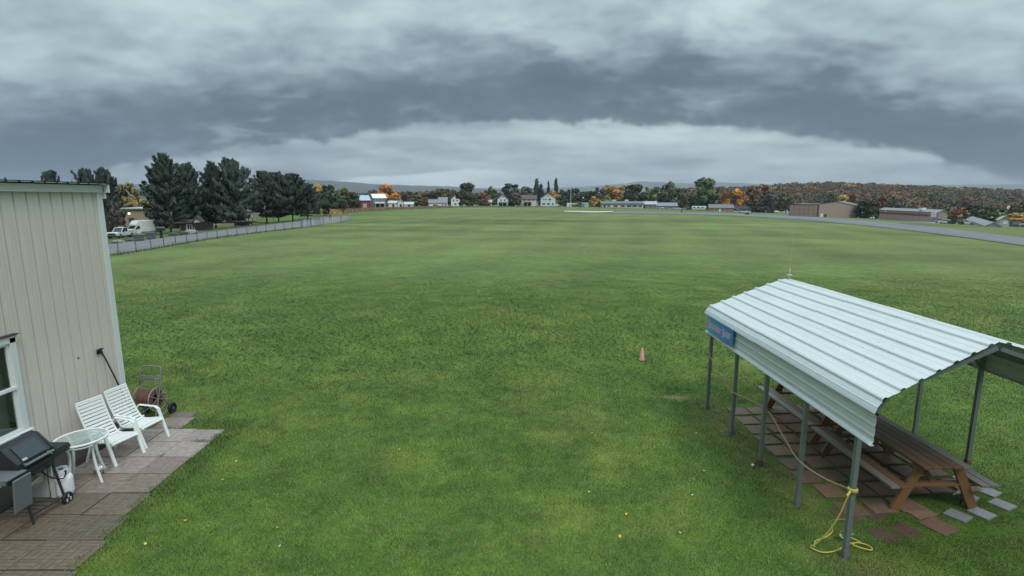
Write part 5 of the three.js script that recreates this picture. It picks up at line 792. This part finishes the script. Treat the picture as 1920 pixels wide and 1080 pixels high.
const TR = [
  ['yellow leaved tree between hangar corner and tan warehouse', 244, 343, 36, 150, 'dullGold', ROUND], ['thin yellowing tree behind the tan warehouse', 272, 350, 36, 155, 'dullGold', LOOSE], ['low yellow bush behind the roof of the tan warehouse', 262, 372, 40, 145, 'dullGold', BROAD], ['reddish brown bare tree beside the hangar corner', 216, 372, 26, 100, 'bare', LOOSE], ['low brown shrub beside the red vehicle', 223, 398, 22, 104, 'bare', ROUND],
  ['orange topped tree above the end of the pine row', 598, 346, 22, 200, 'gold', BROAD], ['dark olive tree right of the pine row', 617, 347, 34, 190, 'darkOlive', ROUND], ['tree with yellow tips near the red barn', 642, 350, 26, 200, 'olive', BROAD], ['olive round tree left of the red barn', 658, 360, 34, 205, 'darkOlive', ROUND], ['dark green tree in the middle of the left tree row', 600, 360, 34, 165, 'darkGreen', ROUND], ['low dark tree in front of the left tree row', 634, 368, 34, 180, 'darkGreen', ROUND],
  ['bright orange maple right of the grey farmhouse', 726, 347, 42, 372, 'orange', ROUND], ['smaller orange tree at the foot of the bright maple', 742, 360, 22, 362, 'orange', BROAD], ['dull brown tree behind the grey farmhouse', 702, 355, 32, 385, 'brown', BROAD], ['grey brown tree right of the bright maple', 762, 358, 34, 385, 'brown', LOOSE], ['low olive tree behind the pale long shed', 780, 366, 34, 372, 'olive', ROUND], ['russet bush left of the white low house', 796, 370, 22, 360, 'redBrown', ROUND],
  ['olive brown tree behind the white low house', 826, 352, 44, 390, 'olive', BROAD], ['brown tree right of the white low house', 848, 355, 26, 400, 'brown', BROAD], ['large dark round tree at the centre left of the field edge', 877, 344, 40, 350, 'darkOlive', ROUND], ['rusty tree between the two dark trees', 908, 362, 30, 385, 'redBrown', BROAD], ['olive tree behind the low pale garage', 922, 349, 30, 415, 'olive', BROAD], ['tall dark oak left of the cream pink house', 958, 344, 36, 368, 'darkOlive', ROUND], ['dark tree in front of the cream pink house', 965, 362, 24, 360, 'bare', ROUND], ['grey green tree behind the cream pink house', 986, 351, 30, 420, 'greyGreen', BROAD],
  ['orange brown tree at the right side of the pale blue house', 1038, 358, 22, 376, 'gold', BROAD], ['dark tree right of the pale blue house', 1056, 355, 32, 388, 'darkGreen', BROAD], ['dark tree behind the pale pole', 1076, 354, 30, 400, 'darkOlive', ROUND], ['dark tree behind the pale container', 1102, 357, 26, 395, 'darkGreen', BROAD], ['small orange bush right of the container', 1113, 369, 16, 352, 'gold', ROUND], ['russet bush just right of the orange bush', 1122, 372, 14, 354, 'orange', ROUND],
  ['dark tree left of the yellowing trees', 1124, 351, 32, 385, 'darkOlive', BROAD], ['yellow olive tree behind the left part of the long building', 1146, 346, 34, 395, 'gold', BROAD], ['golden tree behind the white rooftop units', 1166, 346, 26, 398, 'yellow', BROAD], ['lime green bush left of the long building', 1136, 367, 18, 362, 'lime', ROUND], ['wide dark tree behind the long building', 1190, 347, 42, 388, 'darkOlive', ROUND], ['yellow green tree right of the wide dark tree', 1218, 350, 32, 395, 'lime', BROAD], ['olive tree behind the brick wing', 1237, 349, 34, 392, 'olive', BROAD], ['tall slender olive tree left of the big green tree', 1252, 339, 26, 392, 'olive', BROAD], ['green tree behind the parked white cars', 1265, 352, 34, 378, 'green', ROUND], ['brown leaved tree left of the big green tree', 1282, 354, 22, 385, 'brown', BROAD],
  ['biggest green tree rising above the white trailer', 1318, 335, 54, 362, 'green', ROUND], ['rust red tree right of the biggest green tree', 1347, 351, 26, 380, 'redBrown', BROAD], ['bright orange tree above the brick bungalow', 1377, 353, 40, 352, 'orange', BROAD], ['olive orange tree right of the bright orange tree', 1412, 350, 40, 360, 'brown', BROAD], ['rust brown tree on the skyline', 1430, 347, 40, 372, 'redBrown', BROAD], ['bare dark grey tree left of the tan hangar', 1443, 357, 30, 340, 'bare', ROUND], ['olive tree close to the left end of the tan hangar', 1474, 360, 34, 352, 'olive', BROAD], ['low brown bush left of the tan hangar', 1420, 374, 44, 345, 'brown', ROUND],
  ['yellow tree right behind the tan hangar roof', 1578, 366, 24, 300, 'yellow', ROUND], ['orange brown tree beside the yellow tree', 1595, 362, 18, 305, 'redBrown', BROAD], ['dark green tree left of the yellow tree', 1556, 362, 24, 315, 'darkGreen', BROAD], ['dark shrub mass between the two tan buildings', 1620, 374, 30, 255, 'darkGreen', ROUND], ['second dark shrub between the two tan buildings', 1638, 378, 28, 250, 'darkOlive', ROUND], ['dark tree behind the red striped building', 1672, 372, 24, 275, 'darkGreen', BROAD], ['rusty tree behind the red striped building', 1650, 368, 26, 285, 'redBrown', BROAD],
  ['dark brown tree right of the red striped building', 1795, 388, 34, 205, 'redBrown', BROAD], ['green tree just right of the red striped building', 1772, 385, 26, 215, 'green', BROAD], ['dark green tree behind the silver shed', 1825, 384, 30, 215, 'darkGreen', ROUND], ['dark tree right behind the silver shed', 1856, 386, 30, 220, 'darkOlive', ROUND], ['golden orange bush at the right edge', 1898, 400, 40, 185, 'gold', ROUND], ['olive tree above the golden bush at the right edge', 1910, 380, 46, 225, 'olive', BROAD],
];
for (const [lab, px, top, w, d, c, kind] of TR) tree(/bush|shrub/.test(lab) ? 'bush' : 'broadleaf_tree', lab, px, top, w, d, K[c], kind);

// ------------------------------------------------------------------ far woods and hills
function ridgeMesh(rows, azs, f) {                       // rows of [distance, share of the ridge height]
  const pos = [], idx = [], col = [], n = azs.length;
  for (const [R, s] of rows) for (const a of azs) { const [hh, c] = f(a, s, R), t = a * Math.PI / 180, RR = R / Math.cos(Math.min(Math.abs(t), 1)); const x = Math.sin(t) * RR, z = -Math.cos(t) * RR; pos.push(x, hh, z); col.push(...c); }
  for (let j = 0; j + 1 < rows.length; j++) for (let i = 0; i + 1 < n; i++) { const a = j * n + i; idx.push(a, a + 1, a + n, a + 1, a + n + 1, a + n); }
  const g = new THREE.BufferGeometry(); g.setAttribute('position', new THREE.Float32BufferAttribute(pos, 3)); g.setAttribute('color', new THREE.Float32BufferAttribute(col, 3)); g.setIndex(idx); g.computeVertexNormals(); return g;
}
const azr = (a, b, s) => { const o = []; for (let x = a; x <= b; x += s) o.push(x); return o; };
const mHill = new THREE.MeshStandardMaterial({ vertexColors: true, roughness: 1, side: THREE.DoubleSide });
const HL = [[-75, 1.2], [-40, 1.0], [-26, 1.25], [-20.9, 1.72], [-18.4, 1.62], [-16.5, 1.5], [-14.3, 1.32], [-12, 1.28], [-9.5, 1.12], [-5.6, 1.0], [-2, .8], [2, .75], [10, .6], [25, .5], [60, .4]];
const HM = [[-75, .6], [-25, .8], [-14, 1.0], [-10, 1.22], [-6.5, 1.15], [-4, .95], [0, .95], [4, 1.0], [7.8, 1.12], [11, 1.35], [13.5, 1.62], [15.5, 1.5], [18.5, 1.35], [21, 1.45], [26, 1.2], [40, 1], [75, .8]];
const hillRows = [[0, 0], [.25, .35], [.5, .72], [.75, .94], [1, 1], [1.25, .8], [1.6, .3]];
function hill(lab, R0, depth, prof, tint, rough) { solo('hills', ridgeMesh(hillRows.map(([q, s]) => [R0 + depth * q, s]), azr(-75, 75, .3), (a, s, R) => { const H = (R0 + depth) / Math.cos(Math.min(Math.abs(a), 57) * Math.PI / 180) * Math.tan(curve(prof, a) * Math.PI / 180) + 4.8, n = fbm(a * 1.1, R * .004, 5); return [-8 + (H + 8) * s * (1 + n * rough * (.3 + s)), mix3(tint, [tint[0] * 1.5, tint[1] * 1.25, tint[2] * .9], clamp(.5 + n * 1.5))]; }), mHill, lab, null, null, 'structure'); }
hill('blue grey wooded hills along the horizon at the left', 2400, 800, HL, [.055, .062, .075], .05);  // bluish distance haze put into the tints of both hill ranges
hill('pale farthest hills along the middle of the horizon', 3600, 1000, HM, [.085, .105, .12], .03);
const RD = [[12, -.6], [15, .2], [18, 1.05], [19.5, 1.22], [21.5, 1.1], [24.3, 1.2], [27, 1.45], [30.5, 1.5], [33.7, 1.3], [37.5, 1.08], [40, .9], [43.4, .68], [50, .4], [75, .2]];
const rowsW = [[430, 0], [520, .18], [620, .42], [720, .66], [820, .86], [900, 1], [1000, .95], [1200, .4]];
const woodY = (a, s) => { const H = 900 / Math.cos(a * Math.PI / 180) * Math.tan(curve(RD, a) * Math.PI / 180) + 4.8 - 8; return -5.6 + (H + 5.6) * s; };
solo('terrain', ridgeMesh(rowsW, azr(12, 75, .5), (a, s) => [woodY(a, s), [.10, .078, .05]]), mHill, 'rising ground of the autumn wooded hill at the right', null, null, 'structure');
function farWood(name, label, count, place, tones, seed) {
  const r = rng(seed), geo = broadCrown(seed, { clumps: 13, per: 15, size: .085, low: .03 }), im = new THREE.InstancedMesh(geo, new THREE.MeshStandardMaterial({ vertexColors: true, roughness: 1, side: THREE.DoubleSide }), count), m = new THREE.Matrix4(), q = new THREE.Quaternion(), c = new THREE.Color();
  for (let i = 0; i < count; i++) {
    const [x, y, z, h, w, key] = place(r); q.setFromAxisAngle(new THREE.Vector3(0, 1, 0), r() * 6.28);
    m.compose(new THREE.Vector3(x, y, z), q, new THREE.Vector3(w, h, w)); im.setMatrixAt(i, m);
    const t = tones[Math.min(tones.length - 1, Math.floor(key * tones.length))], b = .88 + r() * .24; im.setColorAt(i, c.setRGB(t[0] * b, t[1] * b, t[2] * b));
  }
  im.name = name; im.castShadow = im.receiveShadow = true; scene.add(im); tag(im, label, 'woodland', null, 'stuff');
}
const HT = [K.darkGreen, K.olive, K.bare, K.brown, K.brown, K.olive, K.brown, K.redBrown, K.brown, K.redBrown, [.22, .10, .04], K.gold].map((c) => c.map((k, i) => mix(k, [.125, .085, .045][i], .35) * 1.5));
farWood('hillside_wood', 'autumn coloured wood covering the long hill at the right', 15000, (r) => {
  const a = 13 + r() * 50, k = Math.pow(r(), .8), R = mix(430, 960, k); let s = 0; for (let i = 1; i < rowsW.length; i++) if (R <= rowsW[i][0]) { s = mix(rowsW[i - 1][1], rowsW[i][1], (R - rowsW[i - 1][0]) / (rowsW[i][0] - rowsW[i - 1][0])); break; }
  const t = a * Math.PI / 180, RR = R / Math.cos(t), x = Math.sin(t) * RR, z = -Math.cos(t) * RR, y = woodY(a, s), h = 3.2 + r() * r() * 5;
  const n = fbm(a * .35, R * .012, 3) + fbm(a * 1.6, R * .04, 2) * .5, key = clamp(.46 + n * 1.0 + (s - .5) * .3 + (r() - .5) * .36, 0, .999);
  return [x, y - .4, z, h, h * (1 + r() * .5), key];
}, HT, 611);
farWood('far_tree_line', 'low mixed trees closing the far side of the field', 2600, (r) => {
  const a = -32 + r() * 52, R = 440 + r() * 160, t = a * Math.PI / 180, x = Math.sin(t) * R, z = -Math.cos(t) * R, h = (6.5 + r() * 5) * (1 + .25 * fbm(a * .4, 3, 2)) * (.75 + .25 * ss(-30, -8, a)); return [x, T(x, z) - .3, z, h, h * (1 + r() * .6), clamp(.4 + fbm(a * .5, R * .02, 3) + (r() - .5) * .4, 0, .999)];
}, [K.darkGreen, K.darkOlive, K.bare, K.olive, K.brown, K.brown, K.greyGreen, K.redBrown, K.olive].map((c) => c.map((k) => k * 1.5)), 733);

// ------------------------------------------------------------------ grass blades near the camera
{
  const r = rng(99);
  function tuft(n, h, spread, w) {
    const pos = [], nor = [], idx = [];
    for (let i = 0; i < n; i++) {
      const a = r() * 6.283, x = (r() - .5) * spread, z = (r() - .5) * spread, hh = h * (.55 + r() * .7), lean = h * (.6 + r() * 1.1), dx = Math.cos(a), dz = Math.sin(a), b = a + 1.57 + (r() - .5) * 1.6, wx = Math.cos(b) * w, wz = Math.sin(b) * w, o = pos.length / 3;
      pos.push(x - wx, 0, z - wz, x + wx, 0, z + wz, x + dx * lean * .35 - wx * .8, hh * .65, z + dz * lean * .35 - wz * .8, x + dx * lean * .35 + wx * .8, hh * .65, z + dz * lean * .35 + wz * .8, x + dx * lean, hh, z + dz * lean);
      for (let k = 0; k < 5; k++) nor.push(dx * .25, .93, dz * .25);
      if (dx * wz - dz * wx < 0) idx.push(o, o + 2, o + 1, o + 1, o + 2, o + 3, o + 2, o + 4, o + 3); else idx.push(o, o + 1, o + 2, o + 1, o + 3, o + 2, o + 2, o + 3, o + 4);
    }
    const g = new THREE.BufferGeometry(); g.setAttribute('position', new THREE.Float32BufferAttribute(pos, 3)); g.setAttribute('normal', new THREE.Float32BufferAttribute(nor, 3)); g.setIndex(idx); return g;
  }
  const inPatio = (x, z) => x < -7.98 && z > -10.6 || patioSpots.some(([a, b, c, d]) => x > a && x < b && z > c && z < d);
  const onPad = (x, z) => x > 4.3 && x < 8.4 && padSpots.some(([a, b, s, t]) => { const c = Math.cos(t), q = Math.sin(t), u = (x - a) * c - (z - b) * q, v = (x - a) * q + (z - b) * c; return Math.abs(u) < s && Math.abs(v) < s; });
  const mB = new THREE.MeshStandardMaterial({ color: C(1, 1, 1), roughness: .75, side: THREE.DoubleSide });
  const bands = [[6, 17, 430, .027, .11, .0030, 11, 5, 6, 11, 17], [11, 25, 150, .029, .24, .0048, 14, 11, 17, 16, 25], [16, 36, 90, .018, .5, .007, 18, 16, 24, 22, 36]];
  for (const [d0, d1, dens, h, spread, w, blades, f0, f1, f2, f3] of bands) {
    const spots = [];
    const wid = (d) => d * 1.02 + 1.2, area = (wid(d0) + wid(d1)) * (d1 - d0), n = Math.round(area * dens);
    for (let i = 0; i < n; i++) {
      const d = Math.sqrt(mix(d0 * d0, d1 * d1, r())), x = (r() * 2 - 1) * wid(d), z = -d; const wob = x + .05 * fbm(x * 5, z * 5, 2); if (inPatio(wob, z) || onPad(x, z) || r() > ss(f0, f1, d) * (1 - ss(f2, f3, d))) continue;
      const c = grassTone(x, z), dirt = c[0] > c[1] * .98 ? .35 : 1; if (r() > dirt) continue;
      const under = x > 4.7 && x < 8.1 && z < -6.9 && z > -12;
      if (under && r() > .5) continue;
      spots.push([x, z, c, under]);
    }
    if (d0 === 6) for (const [jx, jz, rad, k] of [[-6.18, -9.93, .16, 26], [-6.58, -9.32, .05, 10], [-7.1, -7.1, .06, 10], [-7.3, -10.55, .3, 16], [-7.93, -8.9, .06, 8], [-7.9, -7.3, .2, 14]]) for (let i = 0; i < k; i++) spots.push([jx + (r() - .5) * rad * 2, jz + (r() - .5) * .05, [.06, .11, .02], false]);
    const im = new THREE.InstancedMesh(tuft(blades, h, spread, w), mB, spots.length), m = new THREE.Matrix4(), q = new THREE.Quaternion(), col = new THREE.Color(), Y = new THREE.Vector3(0, 1, 0);
    spots.forEach(([x, z, c, under], i) => {
      q.setFromAxisAngle(Y, r() * 6.283); const edge = x < -5.6 && z > -11 ? 1.7 : 1, s = (.65 + r() * .7) * edge * (under ? .8 : 1) * (1 + .5 * clamp(fbm(x * 1.3, z * 1.3, 2)));
      m.compose(new THREE.Vector3(x, T(x, z), z), q, new THREE.Vector3(1, s, 1)); im.setMatrixAt(i, m);
      const v = d0 > 10 ? .4 : .8, b = (1 - v / 2 + r() * v) * 1.4, dry = r() < .13 ? .6 : r() * .15; im.setColorAt(i, col.setRGB(mix(c[0] * b, .30 * b * .7, dry), mix(c[1] * b, .27 * b * .7, dry), mix(c[2] * b, .11 * b * .7, dry)));
    });
    im.name = numbered('grass'); im.receiveShadow = true; scene.add(im);
    tag(im, ['short grass blades of the lawn nearest the camera', 'short grass blades of the lawn beyond the near strip', 'grass of the middle of the lawn'][bands.findIndex((b) => b[0] === d0)], 'grass', null, 'stuff');
  }
  // yellow leaves and pale clover heads dropped on the lawn
  const leaf = new THREE.CircleGeometry(.03, 6).rotateX(-Math.PI / 2), lp = leaf.attributes.position; for (let i = 0; i < lp.count; i++) lp.setXYZ(i, lp.getX(i) * 1.3, .008 * Math.sin(lp.getX(i) * 90), lp.getZ(i)); leaf.computeVertexNormals();
  const mL = mat([.62, .44, .06], .7, { side: THREE.DoubleSide }), mL2 = mat([.62, .62, .5], .7, { side: THREE.DoubleSide });
  let f = 0, first;
  for (const [px, py, k, lab] of [[418, 903, 1, 'yellow leaf on the lawn closest to the middle of the terrace edge'], [443, 868, 1, 'yellow leaf on the lawn just right of the terrace corner'], [273, 1024, 1, 'yellow leaf lowest on the left part of the lawn'], [749, 846, 1, 'lone yellow leaf in the middle of the lawn'], [1320, 886, 1, 'yellow leaf on the lawn nearest the shelter posts'], [1174, 968, 1, 'yellow leaf in the lower right of the lawn, upper of two'], [1162, 1010, 1, 'yellow leaf in the lower right of the lawn, lower of two'], [1104, 926, 0, 'pale clover flower left of the two lower yellow leaves'], [1227, 842, 0, 'pale clover flower left of the second shelter post'], [1110, 815, 0, 'pale clover flower farthest left of the shelter'], [1298, 932, 0, 'pale clover flower left of the fourth shelter post'], [1305, 815, 0, 'pale clover flower just left of the shelter corner'], [1275, 1003, 0, 'pale clover flower lowest on the right half of the lawn'], [348, 980, 1, 'yellow leaf on the lawn near the lower left terrace edge'], [520, 993, 0, 'pale clover flower on the left half of the lawn, upper of two'], [525, 1028, 0, 'pale clover flower on the left half of the lawn, lower of two']]) {
    const p = sight(px, py); p[1] += .042;
    const l = solo(k ? 'fallen_leaf' : 'clover_flower', leaf, k ? mL : mL2, lab, k ? 'leaf' : 'flower', k ? 'yellow leaves on the lawn' : 'pale flowers in the lawn'); l.position.set(...p); l.rotation.set(.2, f++ * 1.3, .15); l.scale.setScalar(k ? .62 : .42);
  }
}
renderer.render(scene, camera);
